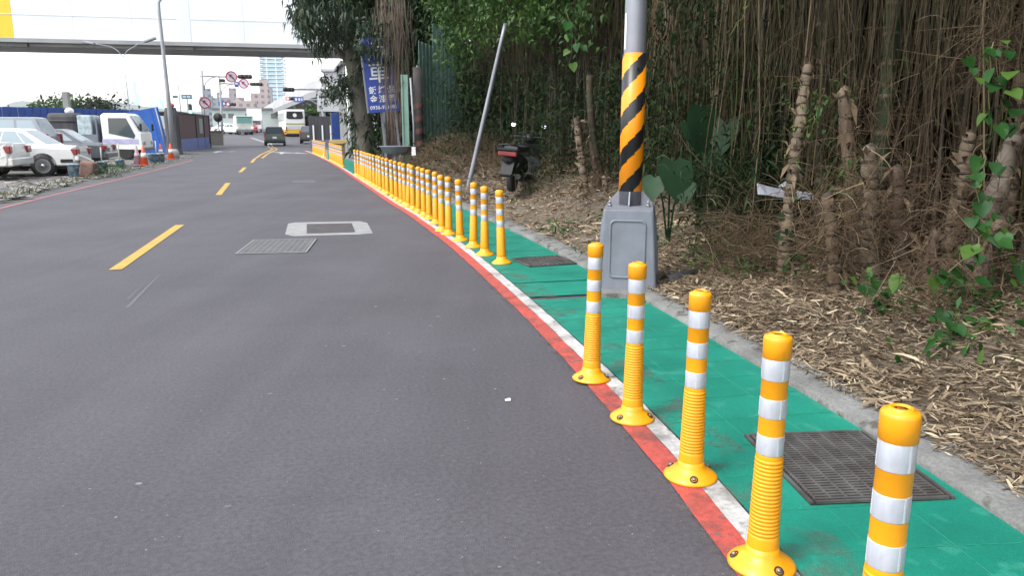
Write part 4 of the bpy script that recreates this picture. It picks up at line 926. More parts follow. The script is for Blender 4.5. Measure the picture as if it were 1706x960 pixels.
def taro(label, px, py, D, leaves):
    g = atY(px, py, D); t = thing('elephant_ear', label, 'plant', (g[0], g[1], bz(g[0], g[1])))
    for (qx, qy, size, yaw, pit) in leaves:
        c = Vector(atY(qx, qy, D - .1)) - t.location; mb = MB(); heart(mb, (0, 0, 0), size, yaw, pit, random.gauss(0, .15), .07); mb.v = [(v[0] + c.x, v[1] + c.y, v[2] + c.z) for v in mb.v]; mb.build('leaf', L_taro, t)
        mb = MB(); mb.tube([(0, 0, -.05), (c.x * .4, c.y * .4 + .05, c.z * .6), tuple(c)], [.014, .011, .007], 6); mb.build('stalk', L_taro, t)
taro('elephant ear plant with big dull leaves right of the striped sleeve', 1165, 345, 8.7, ((1168, 172, .58, 3.4, R(-72)), (1210, 195, .42, 2.6, R(-60)), (1140, 200, .35, 3.9, R(-55)), (1185, 240, .34, 3.0, R(-60))))
taro('elephant ear plant with one folded bright leaf close to the pedestal', 1115, 350, 8.4, ((1120, 262, .46, 3.5, R(-66)), (1092, 290, .30, 2.8, R(-55)), (1140, 300, .28, 3.0, R(-50))))
# dumped bent sheet metal
M_scrap = mat('scrap_metal', (.34, .36, .40), (.25, .26, .30), scale=4, rough=.4, metal=.3)
o = Vector(atY(1310, 320, 7.0)); t = thing('metal_scrap', 'bent grey car bumper piece dumped among the undergrowth by the stubs', 'scrap', o)
W_ = [(1262, 305), (1275, 309), (1300, 315), (1330, 318), (1356, 322)]; W2 = [(1264, 324), (1278, 325), (1300, 329), (1330, 332), (1355, 333)]
top = [Vector(atY(*q, 7.0 + .05 * math.sin(i))) - o for i, q in enumerate(W_)]; bot = [Vector(atY(*q, 6.86)) - o for q in W2]; n = len(top)
vs = top + bot + [p + Vector((0, .02, -.004)) for p in top] + [p + Vector((0, .03, 0)) for p in bot]
mb = MB(); mb.add(vs, [(i, n + i, n + i + 1, i + 1) for i in range(n - 1)] + [(2 * n + i, 2 * n + i + 1, 3 * n + i + 1, 3 * n + i) for i in range(n - 1)] + [(i, i + 1, 2 * n + i + 1, 2 * n + i) for i in range(n - 1)] + [(n + i, 3 * n + i, 3 * n + i + 1, n + i + 1) for i in range(n - 1)] + [(0, 2 * n, 3 * n, n), (n - 1, 2 * n - 1, 4 * n - 1, 3 * n - 1)])
mb.build('panel', M_scrap, t)
mb = MB(); a = Vector(atY(1300, 314, 7.06)) - o; b = Vector(atY(1334, 294, 7.1)) - o; mb.tube([a, (a + b) / 2 + Vector((0, 0, .004)), b], [.03, .032, .035], 6); mb.build('bracket', M_scrap, t)

# ------------------------------------------------------------------ motor scooter
def ell(mb, c, r, n=14, m=0, M=None):
    T = Matrix.Translation(c) @ (M or Matrix()) @ Matrix.Diagonal((*r, 1))
    mb.lathe([(math.sin(a), -math.cos(a)) for a in np.linspace(0.0, math.pi, 9)], n, T, m)
M_scoot = mat('scooter_paint', (.010, .010, .012), (.015, .015, .017), rough=.6, spec=.2)
M_mirror = mat('mirror_glass', (.85, .87, .9), rough=.05, metal=1)
M_seat = mat('seat_vinyl', (.013, .013, .014), rough=.6)
def wheel(mb_t, mb_r, r, wd, T):       # axis along local x of T
    T = T @ Matrix.Rotation(R(90), 4, 'Y')
    mb_t.lathe([(r * .66, -wd / 2), (r * .93, -wd / 2), (r, -wd * .3), (r, wd * .3), (r * .93, wd / 2), (r * .66, wd / 2)], 24, T)
    mb_r.lathe([(r * .66, -wd * .42), (r * .60, -wd * .3), (r * .18, -wd * .35), (0, -wd * .36)], 20, T); mb_r.lathe([(0, wd * .36), (r * .18, wd * .35), (r * .60, wd * .3), (r * .66, wd * .42)], 20, T)
def scooter(label, loc, rz, lean=0, group=None):       # local: rear towards -y, front +y
    t = thing('motor_scooter', label, 'scooter', loc, rz, group); t.rotation_euler = (0, lean, rz)
    for y, wname in ((-.58, 'rear'), (.66, 'front')):
        a = MB(); b = MB(); wheel(a, b, .245, .11, Matrix.Translation((0, y, .245))); q = a.build('wheel', M_rub, t); b.build('rim', M_black, q)
    mb = MB(); sec = [(-.98, .60, .05, .05), (-.93, .64, .13, .09), (-.75, .62, .19, .15), (-.45, .56, .20, .19), (-.15, .50, .18, .18), (.02, .40, .13, .12)]
    vs = []
    for (y, z, rx_, rz_) in sec:
        for k in range(14): th = 2 * math.pi * k / 14; vs.append((rx_ * math.cos(th), y, z + rz_ * math.sin(th)))
    mb.add(vs, [(i * 14 + j, (i + 1) * 14 + j, (i + 1) * 14 + (j + 1) % 14, i * 14 + (j + 1) % 14) for i in range(len(sec) - 1) for j in range(14)] + [list(range(14)), [70 + j for j in range(14)][::-1]], 0, True); mb.build('rear_body', M_scoot, t)
    mb = MB(); mb.cbox((0, .10, .26), (.34, .50, .10), .03); mb.build('footboard', M_black, t)
    mb = MB(); mb.add([(-.24, .34, .28), (.24, .34, .28), (.27, .44, .62), (-.27, .44, .62), (-.18, .36, .88), (.18, .36, .88), (-.20, .50, .24), (.20, .50, .24), (.20, .62, .62), (-.20, .62, .62), (-.12, .50, .92), (.12, .50, .92)], [(0, 1, 2, 3), (3, 2, 5, 4), (6, 9, 8, 7), (9, 10, 11, 8), (0, 3, 9, 6), (3, 4, 10, 9), (1, 7, 8, 2), (2, 8, 11, 5), (4, 5, 11, 10), (0, 6, 7, 1)]); mb.build('leg_shield', M_scoot, t)
    mb = MB(); mb.cbox((0, -.40, .80), (.32, .86, .12), .05); mb.build('seat', M_seat, t)
    mb = MB(); mb.tube([(-.15, -.75, .84), (-.17, -1.0, .88), (0, -1.08, .90), (.17, -1.0, .88), (.15, -.75, .84)], .016, 6); mb.build('grab_rail', M_black, t)
    mb = MB(); mb.cbox((0, -1.0, .73), (.36, .07, .10), .025); mb.build('tail_light', M_tail, t)
    mb = MB(); mb.cbox((0, -1.0, .80), (.40, .12, .05), .02); mb.build('tail_cowl', M_scoot, t)
    mb = MB(); mb.prism([(-.10, -.98), (.10, -.98), (.11, -1.10), (-.11, -1.10)], .34, .36); mb.add([(-.12, -.93, .58), (.12, -.93, .58), (.10, -1.06, .32), (-.10, -1.06, .32), (-.12, -.92, .57), (.12, -.92, .57), (.10, -1.05, .31), (-.10, -1.05, .31)], [(0, 1, 2, 3), (4, 7, 6, 5), (0, 3, 7, 4), (1, 5, 6, 2), (2, 6, 7, 3), (0, 4, 5, 1)]); mb.build('mudguard', M_black, t)
    mb = MB(); mb.tube([(.14, -.30, .24), (.19, -.62, .26), (.19, -.92, .32)], [.03, .055, .055], 10); mb.build('exhaust', M_black, t)
    mb = MB(); mb.tube([(-.34, .30, 1.0), (-.18, .38, 1.02), (0, .40, 1.0), (.18, .38, 1.02), (.34, .30, 1.0)], .017, 7); ell(mb, (0, .45, .99), (.15, .12, .09)); mb.build('handlebar', M_black, t)
    for sx in (-1, 1):
        mb = MB(); mb.tube([(sx * .20, .38, 1.03), (sx * .26, .37, 1.14), (sx * .30, .36, 1.20)], .007, 5); ell(mb, (sx * .31, .375, 1.235), (.062, .018, .048), 12); q = mb.build('mirror', M_black, t)
        mb = MB(); ell(mb, (sx * .31, .358, 1.235), (.052, .004, .040), 12, 0, Matrix.Rotation(R(-14), 4, 'X')); mb.build('mirror_glass', M_mirror, q)
    mb = MB(); ell(mb, (0, .52, .93), (.11, .06, .07)); mb.build('headlight', M_glassl, t)
    mb = MB(); mb.add([(-.08, .60, .52), (.08, .60, .52), (.08, .92, .44), (-.08, .92, .44), (-.07, .6, .55), (.07, .6, .55), (.07, .9, .47), (-.07, .9, .47)], [(0, 3, 2, 1), (4, 5, 6, 7), (0, 1, 5, 4), (1, 2, 6, 5), (2, 3, 7, 6), (3, 0, 4, 7)]); mb.tube([(0, .5, .9), (0, .66, .25)], .03, 7); mb.build('front_fender', M_scoot, t)
    return t
c = at(866, 336, .10); sc = scooter('black motor scooter with red tail light parked at the thicket edge', (c[0], c[1] + .35, bz(c[0], c[1] + .3) - .0), -.28, R(4))

# leaning grey pole
a = Vector(atY(778, 322, 17.3)); b = Vector(atY(835, 70, 17.3)); d = (b - a)
mb = MB(); mb.tube([a - d * .06, a, a + d * .5 , b, b + d * .12], [.055, .055, .05, .045, .043], 10)
o = mb.build('leaning_pole', M_galv); tag(o, 'thin grey pole leaning right in front of the vine curtain', 'pole')

# ------------------------------------------------------------------ big tree over the pavement
M_bark = mat('grey_bark', (.105, .092, .075), (.060, .052, .042), scale=3, rough=.95, bump=.9, bscale=14, stretch=(1, 1, .4), c3=(.045, .06, .03), s3=2, t3=.6)
c = at(613, 272); tx, ty = float(c[0]), float(c[1])
t = thing('broadleaf_tree', 'big broadleaf tree with drooping leaves and thick leaning trunk by the blue sign', 'tree', (tx, ty, 0))
mb = MB(); tp = [(0, 0, -.1), (-.02, 0, .5), (-.10, 0, 1.6), (-.28, 0, 2.9), (-.55, .1, 4.4), (-.6, .2, 6.0), (-.5, .2, 7.6)]
mb.tube(tp, [.56, .44, .38, .34, .30, .22, .13], 16)
for (p0, p1, r) in (((-.28, 0, 2.8), (.5, -.3, 5.2), .16), ((-.5, .1, 4.0), (-1.9, -.3, 5.6), .14), ((-.55, .1, 4.4), (.9, .6, 6.6), .15), ((-.5, 0, 4.2), (-1.3, .6, 4.6), .09), ((-.6, .2, 5.6), (-1.6, .9, 7.6), .12), ((-.4, .1, 3.6), (-1.25, -.2, 3.4), .06), ((-.55, .1, 5.0), (.8, -.8, 5.9), .1)):
    p0 = Vector(p0); p1 = Vector(p1); mb.tube([p0, p0.lerp(p1, .5) + Vector((0, 0, .15)), p1], [r, r * .7, r * .35], 8)
mb.build('trunk', M_bark, t)
cen = []
for k in range(150):
    px = random.uniform(488, 690); lim = np.interp(px, [488, 505, 530, 570, 600, 650, 690], [25, 62, 82, 104, 104, 70, 40]); py = random.uniform(-190, lim)
    cen.append(atY(px, py, ty + random.uniform(-2.2, 2.2)) - np.array([tx, ty, 0]))
C_ = clumped(16000, cen, (.22, .3, .26)); leafset('crown', C_, rng.uniform(.20, .36, len(C_)), L_tree, .26, .9, t, updown=-.9)
cen = [atY(random.uniform(540, 600), random.uniform(118, 172), ty + random.uniform(-.8, 1)) - np.array([tx, ty, 0]) for k in range(34)] + [atY(random.uniform(570, 610), random.uniform(180, 210), ty - .3) - np.array([tx, ty, 0]) for k in range(5)] + [atY(random.uniform(600, 662), random.uniform(35, 100), 28.2 + random.uniform(-.3, .3)) - np.array([tx, ty, 0]) for k in range(30)]
C_ = clumped(1700, cen, (.13, .2, .12)); leafset('low_branch_leaves', C_, rng.uniform(.14, .26, len(C_)), L_tree, .34, .6, t, updown=-.3)
n = 130; A = np.array([atY(random.gauss(656, 13), random.uniform(-30, 60), 28.3 + random.uniform(-.5, .5)) for _ in range(n)]); B_ = A + rng.normal(scale=.16, size=(n, 3)); B_[:, 2] = A[:, 2] - rng.uniform(1.4, 4.2, n)
M_root = mat('hanging_root', (.17, .125, .09), (.09, .066, .048), island=1, rough=.9)
tag(stickset('hanging_roots', A, B_, .012, M_root, rng.normal(scale=.06, size=(n, 3)), 4, wob=.02), 'curtain of pale brown hanging roots over the right side of the blue sign', 'roots')
bpy.data.objects['hanging_roots']['kind'] = 'stuff'

# dense evergreens behind the sign and the green fence
def back_tree(label, px, D, h, cr, n, m):
    p = atY(px, 215, D); t = thing('dense_tree', label, 'tree', (p[0], D, 0)); mb = MB(); mb.tube([(0, 0, 0), (.15, 0, h * .4), (0, 0, h * .85)], [.28, .2, .08], 9); mb.build('trunk', M_bark, t)
    cc = [(random.gauss(0, cr * .5), random.gauss(0, cr * .5), random.uniform(.6, h)) for k in range(60)]
    C_ = clumped(n, cc, (cr * .2, cr * .2, .4)); leafset('crown', C_, rng.uniform(.28, .52, n), m, .32, .6, t, updown=-.3)
back_tree('dense dark tree filling the space behind the blue sign', 640, 38, 8.5, 1.7, 6500, L_dark)
back_tree('dense dark tree standing behind the green corrugated fence', 700, 35, 8.5, 1.9, 6500, L_dark)
back_tree('dense tree at the back above the shadowed part of the fence', 765, 33, 9, 2.0, 6500, L_dark)
back_tree('dense dim tree deep behind the leaning grey pole', 830, 31, 9, 2.2, 6500, L_dark)
# ------------------------------------------------------------------ blue shop sign
M_sign = mat('sign_blue', (.020, .045, .30), (.028, .055, .26), scale=1, rough=.45)
M_let = mat('sign_lettering', (.66, .68, .68), rough=.6)
a = atY(616, 187, 29); b = atY(662, 186, 29); sw, sh = (b[0] - a[0]) + .10, 2.62
o = Vector(((a[0] + b[0]) / 2 + .02, 29, (a[2] + b[2]) / 2)); lean = R(-4.5)
t = thing('shop_sign', 'blue upright repair shop sign with white Chinese lettering under the tree', 'sign', o); t.rotation_euler = (0, lean, R(14))
mb = MB(); mb.box((0, 0, sh / 2), (sw, .16, sh)); mb.build('board', M_sign, t)
mb = MB(); mb.box((-sw / 2 - .025, .0, sh / 2), (.05, .18, sh)); mb.build('edge_strip', M_galv, t)
F_ = lambda x, z: Matrix.Translation((x, -.083, z)) @ Matrix.Rotation(R(90), 4, 'X')
text_part('汽', .82, F_(-.02, 2.10), M_let, t, bold=.006); text_part('車', .78, F_(-.04, 1.36), M_let, t, bold=.006)
for r_, row in enumerate(('鈑烤保', '金漆養')):
    for c_, ch in enumerate(row): text_part(ch, .285, F_(-.33 + .33 * c_, .78 - .32 * r_), M_let, t, bold=.003)
text_part('0936-921483', .185, F_(.0, .17), M_let, t, bold=.002)
for x in (-.1, .42):
    mb = MB(); mb.box((x, .05, -.85), (.07, .07, 1.7 + .0)); mb.build('post', M_galv, t)
# green sheet fence, poles and the basin
M_gsheet = mat('green_sheet_metal', (.16, .27, .22), (.12, .21, .17), scale=1.2, rough=.55, c3=(.09, .12, .09), s3=2.5, t3=.6)
def sheet_fence(label, pa, pb, D0, D1, h, nseg):
    A = at(pa[0], pa[1]); A = atY(pa[0], pa[1], D0); B = atY(pb[0], pb[1], D1); ang = math.atan2(B[1] - A[1], B[0] - A[0]); L_ = math.hypot(B[0] - A[0], B[1] - A[1])
    t = thing('sheet_fence', label, 'fence', (A[0], A[1], A[2]), ang); mb = MB(); step = L_ / nseg
    for k in range(nseg):
        x = k * step; mb.box((x + step * .25, 0, h / 2), (step * .5, .012, h)); mb.box((x + step * .75, .035, h / 2), (step * .5 - .004, .012, h)); mb.box((x + step * .5, .018, h / 2), (.01, .05, h)); mb.box((x + step, .018, h / 2), (.01, .05, h))
    mb.build('sheet', M_gsheet, t); mb = MB(); mb.box((L_ / 2, .08, h * .8), (L_, .05, .06)); mb.box((L_ / 2, .08, h * .3), (L_, .05, .06)); mb.build('rail', M_galv, t); return t
sheet_fence('pale green corrugated fence behind the dry grass mound', (702, 276), (725, 262), 27.2, 29, 4.2, 4)
sheet_fence('shadowed green corrugated fence deep behind the vines', (724, 248), (775, 240), 29.3, 31, 4.5, 8)
a = atY(678, 272, 26.6); mb = MB(); mb.box((a[0], a[1], 1.6), (.24, .16, 3.3)); mb.box((a[0] - .09, a[1] - .1, 1.6), (.05, .03, 3.3)); mb.box((a[0] + .09, a[1] - .1, 1.6), (.05, .03, 3.3))
tag(mb.build('steel_post', M_gsheet), 'thick pale green channel post between basin and striped pole', 'post')
a = atY(690, 272, 25.8); mb = MB(); mb.tube([(a[0], a[1], -.1), (a[0] + .02, a[1], 1.6), (a[0] - .05, a[1], 3.1)], .035, 8); tag(mb.build('thin_pole', M_galv), 'thin grey pole right beside the green channel post', 'pole')
mb = MB(); mb.box((a[0], a[1] - .045, .75), (.13, .02, .28)); tag(mb.build('notice', M_whitepl), 'small white notice taped on the thin grey pole', 'notice')
a = atY(699, 274, 26.8); t = thing('old_pole', 'dark utility pole with faded red stripes left of the green fence', 'pole', (a[0], a[1], 0))
mb = MB(); mb.lathe([(.17, -.1), (.155, 3.5), (0, 3.5)], 16); mb.build('shaft', mat('dark_wood_pole', (.040, .034, .030), (.026, .022, .020), scale=4, rough=.9), t)
M_fred = mat('faded_red_stripe', (.12, .045, .036), (.08, .035, .03), scale=5, rough=.8)
for k in range(5):
    mb = MB(); n = 14; vs = []
    for j in range(n + 1):
        th = 2 * math.pi * j / n; z = .25 + k * .42 + .30 * (j / n); vs += [(.1725 * math.cos(th), .1725 * math.sin(th), z), (.1715 * math.cos(th), .1715 * math.sin(th), z + .17)]
    mb.add(vs, [(2 * j, 2 * j + 2, 2 * j + 3, 2 * j + 1) for j in range(n)]); mb.build('stripe', M_fred, t)
a = atY(659, 258, 26.2); t = thing('wash_basin', 'grey oval basin on a stand behind the far yellow posts', 'basin', (a[0], a[1], 0))
mb = MB(); mb.lathe([(.10, .62), (.42, .70), (.52, .88), (.56, .90), (.54, .92), (.40, .74), (0, .70)], 20, Matrix.Diagonal((1, .6, 1, 1))); mb.build('bowl', M_gpaint, t); mb = MB(); mb.tube([(0, 0, 0), (0, 0, .64)], .06, 8); mb.build('stand', M_gpaint, t)
M_shed = mat('brown_shed_wall', (.10, .065, .055), (.06, .045, .04), scale=1.4, rough=.85, stretch=(3, 3, .5))
t = thing('repair_shed', 'dim brown shed with dark doorway below the blue sign', 'shed', (-5.2, 32.4, 0), .3)
mb = MB(); mb.box((.3, .6, 1.5), (.8, .12, 3.0)); mb.box((2.1, .6, 1.5), (.7, .12, 3.0)); mb.box((1.2, .6, 2.75), (1.05, .12, .5)); mb.build('wall', M_shed, t)
mb = MB(); mb.box((1.2, 1.4, 1.25), (1.4, .1, 2.5)); mb.build('doorway', M_hole_shade, t)  # near-black sheet painted for the unlit inside behind the opening
for x in (.0, 1.75): mb = MB(); mb.box((x, .45, 1.5), (.09, .09, 3.0)); mb.build('post', M_galv, t)
mb = MB(); mb.box((1.2, 1.1, 3.05), (3.2, 1.9, .1)); mb.build('roof', M_roofg, t)

# ------------------------------------------------------------------ vehicles
def facequad(Q, poly, off, mb, m=0):
    a, b, c, d = [Vector(q) for q in Q]; nn = (b - a).cross(d - a).normalized()
    vs = [(a * (1 - u) + b * u) * (1 - v) + (d * (1 - u) + c * u) * v + nn * off for u, v in poly]
    vs2 = [v - nn * (off + .02) for v in vs]; k = len(vs)
    mb.add(vs + vs2, [list(range(k)), list(range(k, 2 * k))[::-1]] + [(i, k + i, k + (i + 1) % k, (i + 1) % k) for i in range(k)], m)
def body_loft(mb, prof, w, bev=.10):
    """side profile (x,z) lofted across the width with rounded shoulders"""
    n = len(prof); zs = [p[1] for p in prof]; xs = [p[0] for p in prof]; xm = (min(xs) + max(xs)) / 2; zm = (min(zs) + max(zs)) / 2
    vs = []
    for (y, f) in ((-w, .0), (-w + .02, .35), (-w + bev, 1), (w - bev, 1), (w - .02, .35), (w, 0)):
        for x, z in prof:
            k = (1 - f) * bev * .8; vs.append((x - k * (1 if x > xm else -1) * min(1, abs(x - xm) * 1.0), y, z - k * (1 if z > zm else -.5)))
    mb.add(vs, [(i * n + j, i * n + (j + 1) % n, (i + 1) * n + (j + 1) % n, (i + 1) * n + j) for i in range(5) for j in range(n)] + [list(range(n)), [5 * n + j for j in range(n)][::-1]], 0, False)
def car(name, label, cat, loc, rz, L_, W_, H_, paint, kind_='sedan', glass=M_glass, rim=M_rim, plate=True, group=None, skew=0):
    t = thing(name, label, cat, loc, rz, group); h = L_ / 2; w = W_ / 2; belt = H_ * .64; wr = .31 if H_ < 1.6 else .35
    if kind_ == 'sedan':
        prof = [(-h + .06, .30), (-h, .42), (-h + .01, .70), (-h + .08, belt - .04), (-h + 1.0, belt + .02), (.75, belt), (h - .35, belt - .18), (h - .06, .62), (h, .45), (h - .08, .26)]
        cb = [(-h + .75, belt), (.95, belt - .02), (.10, H_), (-h + 1.45, H_)]
    else:
        prof = [(-h + .05, .34), (-h, .50), (-h + .02, belt), (.9, belt), (h - .45, belt - .12), (h - .06, .75), (h, .50), (h - .08, .30)]
        cb = [(-h + .06, belt - .01), (1.05, belt - .02), (.30, H_), (-h + .38, H_)]
    mb = MB(); body_loft(mb, prof, w); wi = w - .07; wt = w - .25
    Bq = [(cb[0][0], -wi, cb[0][1]), (cb[1][0], -wi, cb[1][1]), (cb[1][0], wi, cb[1][1]), (cb[0][0], wi, cb[0][1])]
    Tq = [(cb[3][0], -wt, H_ - .03), (cb[2][0], -wt, H_ - .03), (cb[2][0], wt, H_ - .03), (cb[3][0], wt, H_ - .03)]
    Rq = [(cb[3][0] + .12, -wt + .1, H_), (cb[2][0] - .12, -wt + .1, H_), (cb[2][0] - .12, wt - .1, H_), (cb[3][0] + .12, wt - .1, H_)]
    mb.add(Bq + Tq + Rq, [(0, 1, 5, 4), (1, 2, 6, 5), (2, 3, 7, 6), (3, 0, 4, 7), (4, 5, 9, 8), (5, 6, 10, 9), (6, 7, 11, 10), (7, 4, 8, 11), (8, 9, 10, 11)])
    mb.build('body', paint, t)
    # arches, wheels
    ax = (-h + .92, h - .85)
    for x in ax:
        for sy in (-1, 1):
            mb = MB(); mb.lathe([(wr + .055, -.02), (wr + .055, .012), (0, .012)], 22, Matrix.Translation((x, sy * (w - .012), wr + .02)) @ Matrix.Rotation(R(90 * (1 if sy < 0 else -1)), 4, 'X')); mb.build('wheel_arch', M_black, t)
            a = MB(); b = MB(); T = Matrix.Translation((x, sy * (w - .085), wr)) @ Matrix.Rotation(R(90), 4, 'Z'); wheel(a, b, wr, .20, T); q = a.build('wheel', M_rub, t)
            b = MB(); T2 = Matrix.Translation((x, sy * (w + .018), wr)) @ Matrix.Rotation(R(90), 4, 'X')
            b.lathe([(wr * .68, -.02), (wr * .68, .012), (wr * .60, .012), (wr * .60, -.02)], 22, T2); b.lathe([(0, -.03), (.06, -.03), (.06, .03), (0, .03)], 10, T2)
            for k in range(5):
                th = k * 2 * math.pi / 5 + .3; b.box((x + math.cos(th) * wr * .34, sy * (w + .012), wr + math.sin(th) * wr * .34), (wr * .62, .02, .045), M=Matrix.Rotation(-th, 4, 'Y'))
            b.build('rim', rim, q)
    # glass
    fr, lf, rt, bk = [Bq[1], Bq[2], Tq[2], Tq[1]], [Bq[2], Bq[3], Tq[3], Tq[2]], [Bq[0], Bq[1], Tq[1], Tq[0]], [Bq[3], Bq[0], Tq[0], Tq[3]]
    mb = MB(); facequad(fr, [(.05, .10), (.95, .10), (.93, .92), (.07, .92)], .006, mb); mb.build('windscreen', glass, t)
    mb = MB(); facequad(bk, [(.05, .12), (.95, .12), (.93, .92), (.07, .92)], .006, mb); mb.build('rear_window', glass, t)
    def shade(u, v): return (u, v)
    if kind_ == 'sedan': polys = ([(.10, .16), (.23, .16), (.23, .86), (.12, .74)], [(.25, .16), (.53, .16), (.53, .9), (.25, .9)], [(.56, .16), (.93, .16), (.90, .9), (.56, .9)])
    else: polys = ([(.04, .16), (.24, .16), (.24, .88), (.05, .88)], [(.27, .16), (.56, .16), (.56, .9), (.27, .9)], [(.59, .16), (.93, .16), (.90, .9), (.59, .9)])
    for Q, flip in ((rt, False), (lf, True)):
        for p in polys:
            if flip: p = [(1 - u, v) for u, v in p][::-1]
            mb = MB(); facequad(Q, p, .006, mb); mb.build('side_window', glass, t)
    # lights, bumpers, plate, mirrors
    for sy in (-1, 1):
        mb = MB(); mb.cbox((-h + .07, sy * (w - .19), belt - .19), (.20, .36, .20), .03) if kind_ == 'sedan' else mb.cbox((-h + .05, sy * (w - .12), belt - .08), (.14, .20, .36), .03); mb.build('tail_light', M_tail, t)
        mb = MB(); mb.cbox((h - .14, sy * (w - .25), .62), (.22, .38, .15), .03); mb.build('headlight', M_glassl, t)
        mb = MB(); mb.cbox((.62, sy * (w + .06), belt + .09), (.12, .16, .12), .03); mb.build('wing_mirror', paint, t)
        mb = MB(); mb.box((-.35, sy * (w + .001), belt - .16), (.16, .02, .03)); mb.build('door_handle', M_black, t)
        mb = MB(); mb.box((-.2, sy * (w + .002), .46), (L_ - 2.3, .02, .05)); mb.build('side_trim', M_black if kind_ != 'sedan' else paint, t)
    T = Matrix.Rotation(skew, 4, 'X')
    mb = MB(); mb.cbox((-h + .02, 0, .43), (.16, W_ - .04, .22), .04, M=T); mb.build('rear_bumper', paint, t)
    mb = MB(); mb.cbox((h - .02, 0, .42), (.16, W_ - .04, .24), .04); mb.build('front_bumper', paint, t)
    if plate: mb = MB(); mb.box((-h - .015, 0, .63 if kind_ == 'sedan' else .70), (.02, .34, .17)); mb.build('number_plate', M_whitepl, t)
    mb = MB(); mb.box((0, 0, .30), (L_ - .5, W_ - .3, .16)); mb.build('underbody', M_black, t)
    return t
P_white = mat('white_car_paint', (.70, .70, .68), (.60, .59, .56), scale=1.5, rough=.3, coat=.5, c3=(.40, .37, .32), s3=2.2, t3=.66)
P_grey = mat('grey_car_paint', (.080, .090, .105), (.065, .073, .085), scale=2, rough=.35, coat=.4)
P_silver = mat('silver_car_paint', (.20, .215, .235), (.17, .18, .20), scale=2, rough=.35, coat=.4, metal=.3)
P_dark = mat('dark_green_car_paint', (.012, .030, .034), rough=.3, coat=.5)
P_navy = mat('dark_car_paint', (.020, .022, .028), rough=.3, coat=.5)
hd = R(194)
def corner(px, py, D, L_, W_): 
    p = atY(px, py, D); hx, hy = math.cos(hd), math.sin(hd); return (p[0] + hx * L_ / 2 + hy * W_ / 2 * 1, p[1] + hy * L_ / 2 - hx * W_ / 2, .07)
ws = car('wrecked_sedan', 'white damaged sedan with hanging rear bumper at the edge of the lot', 'car', corner(131, 297, 23.6, 4.5, 1.72), hd, 4.5, 1.72, 1.42, P_white, 'sedan', M_glassl, plate=False, skew=R(9))
w2 = car('wrecked_sedan', 'white car cut off by the left frame edge, plastic sheet taped over its tail', 'car', corner(21, 300, 21.4, 4.5, 1.72), hd, 4.5, 1.72, 1.50, P_white, 'sedan', M_glassl, plate=False)
w2.location.z = .14
mb = MB(); mb.add([(-2.02, .875, .96), (-2.32, .60, .95), (-2.34, .58, .66), (-2.24, .80, .48), (-2.12, .88, .60), (-2.02, .885, .56)] + [(-2.00, .86, .96), (-2.30, .58, .95), (-2.31, .56, .66), (-2.22, .77, .48), (-2.10, .86, .60), (-2.00, .865, .56)], [(0, 1, 2, 3, 4, 5), (11, 10, 9, 8, 7, 6)] + [(i, 6 + i, 6 + (i + 1) % 6, (i + 1) % 6) for i in range(6)]); mb.build('plastic_sheet', M_whitepl, w2)
mb = MB(); mb.cbox((-1.98, .866, .46), (.34, .03, .10), .012); mb.build('bumper_gap_shade', M_black, ws)  # black bar painted in for the shaded gap at the bumper
mb = MB(); mb.box((-2.20, 0, .80), (.06, .9, .20), M=Matrix.Rotation(R(12), 4, 'Y')); mb.build('boot_panel', P_silver, ws)
car('parked_wagon', 'silver grey wagon behind the wrecked white sedan', 'car', corner(84, 285, 26.4, 4.7, 1.76), hd, 4.7, 1.76, 1.80, P_silver, 'wagon', M_glassl)
car('parked_sedan', 'dark grey sedan between the white wreck and the truck', 'car', corner(176, 266, 29.6, 4.6, 1.76), hd, 4.6, 1.76, 1.40, P_grey, 'sedan', M_glassl)
hatch = car('hatchback', 'dark green hatchback driving away in the right lane', 'car', (-21.5, 71.0, .03), math.pi / 2 + .28, 4.2, 1.78, 1.66, P_dark, 'hatch')
c = at(521, 239); car('hatchback', 'black hatchback waiting beside the tarp fence', 'car', (-20.0, 77.5, .1), math.pi / 2 + .22, 4.3, 1.8, 1.65, P_navy, 'hatch')
for k, (px, D, lab) in enumerate(((378, 118, 'white car parked far left behind the lamp pole'), (390, 112, 'white car parked nearest to the oncoming truck'))):
    p = atY(px, 215, D); car('parked_car', lab, 'car', (p[0], D, G(D)), -.3, 4.4, 1.75, 1.45, P_white, 'sedan')
p = atY(419, 215, 122); car('parked_car', 'red car just right of the oncoming truck', 'car', (p[0], 122, G(122)), 1.9, 4.4, 1.75, 1.45, mat('red_car_paint', (.40, .03, .04), rough=.3), 'sedan')
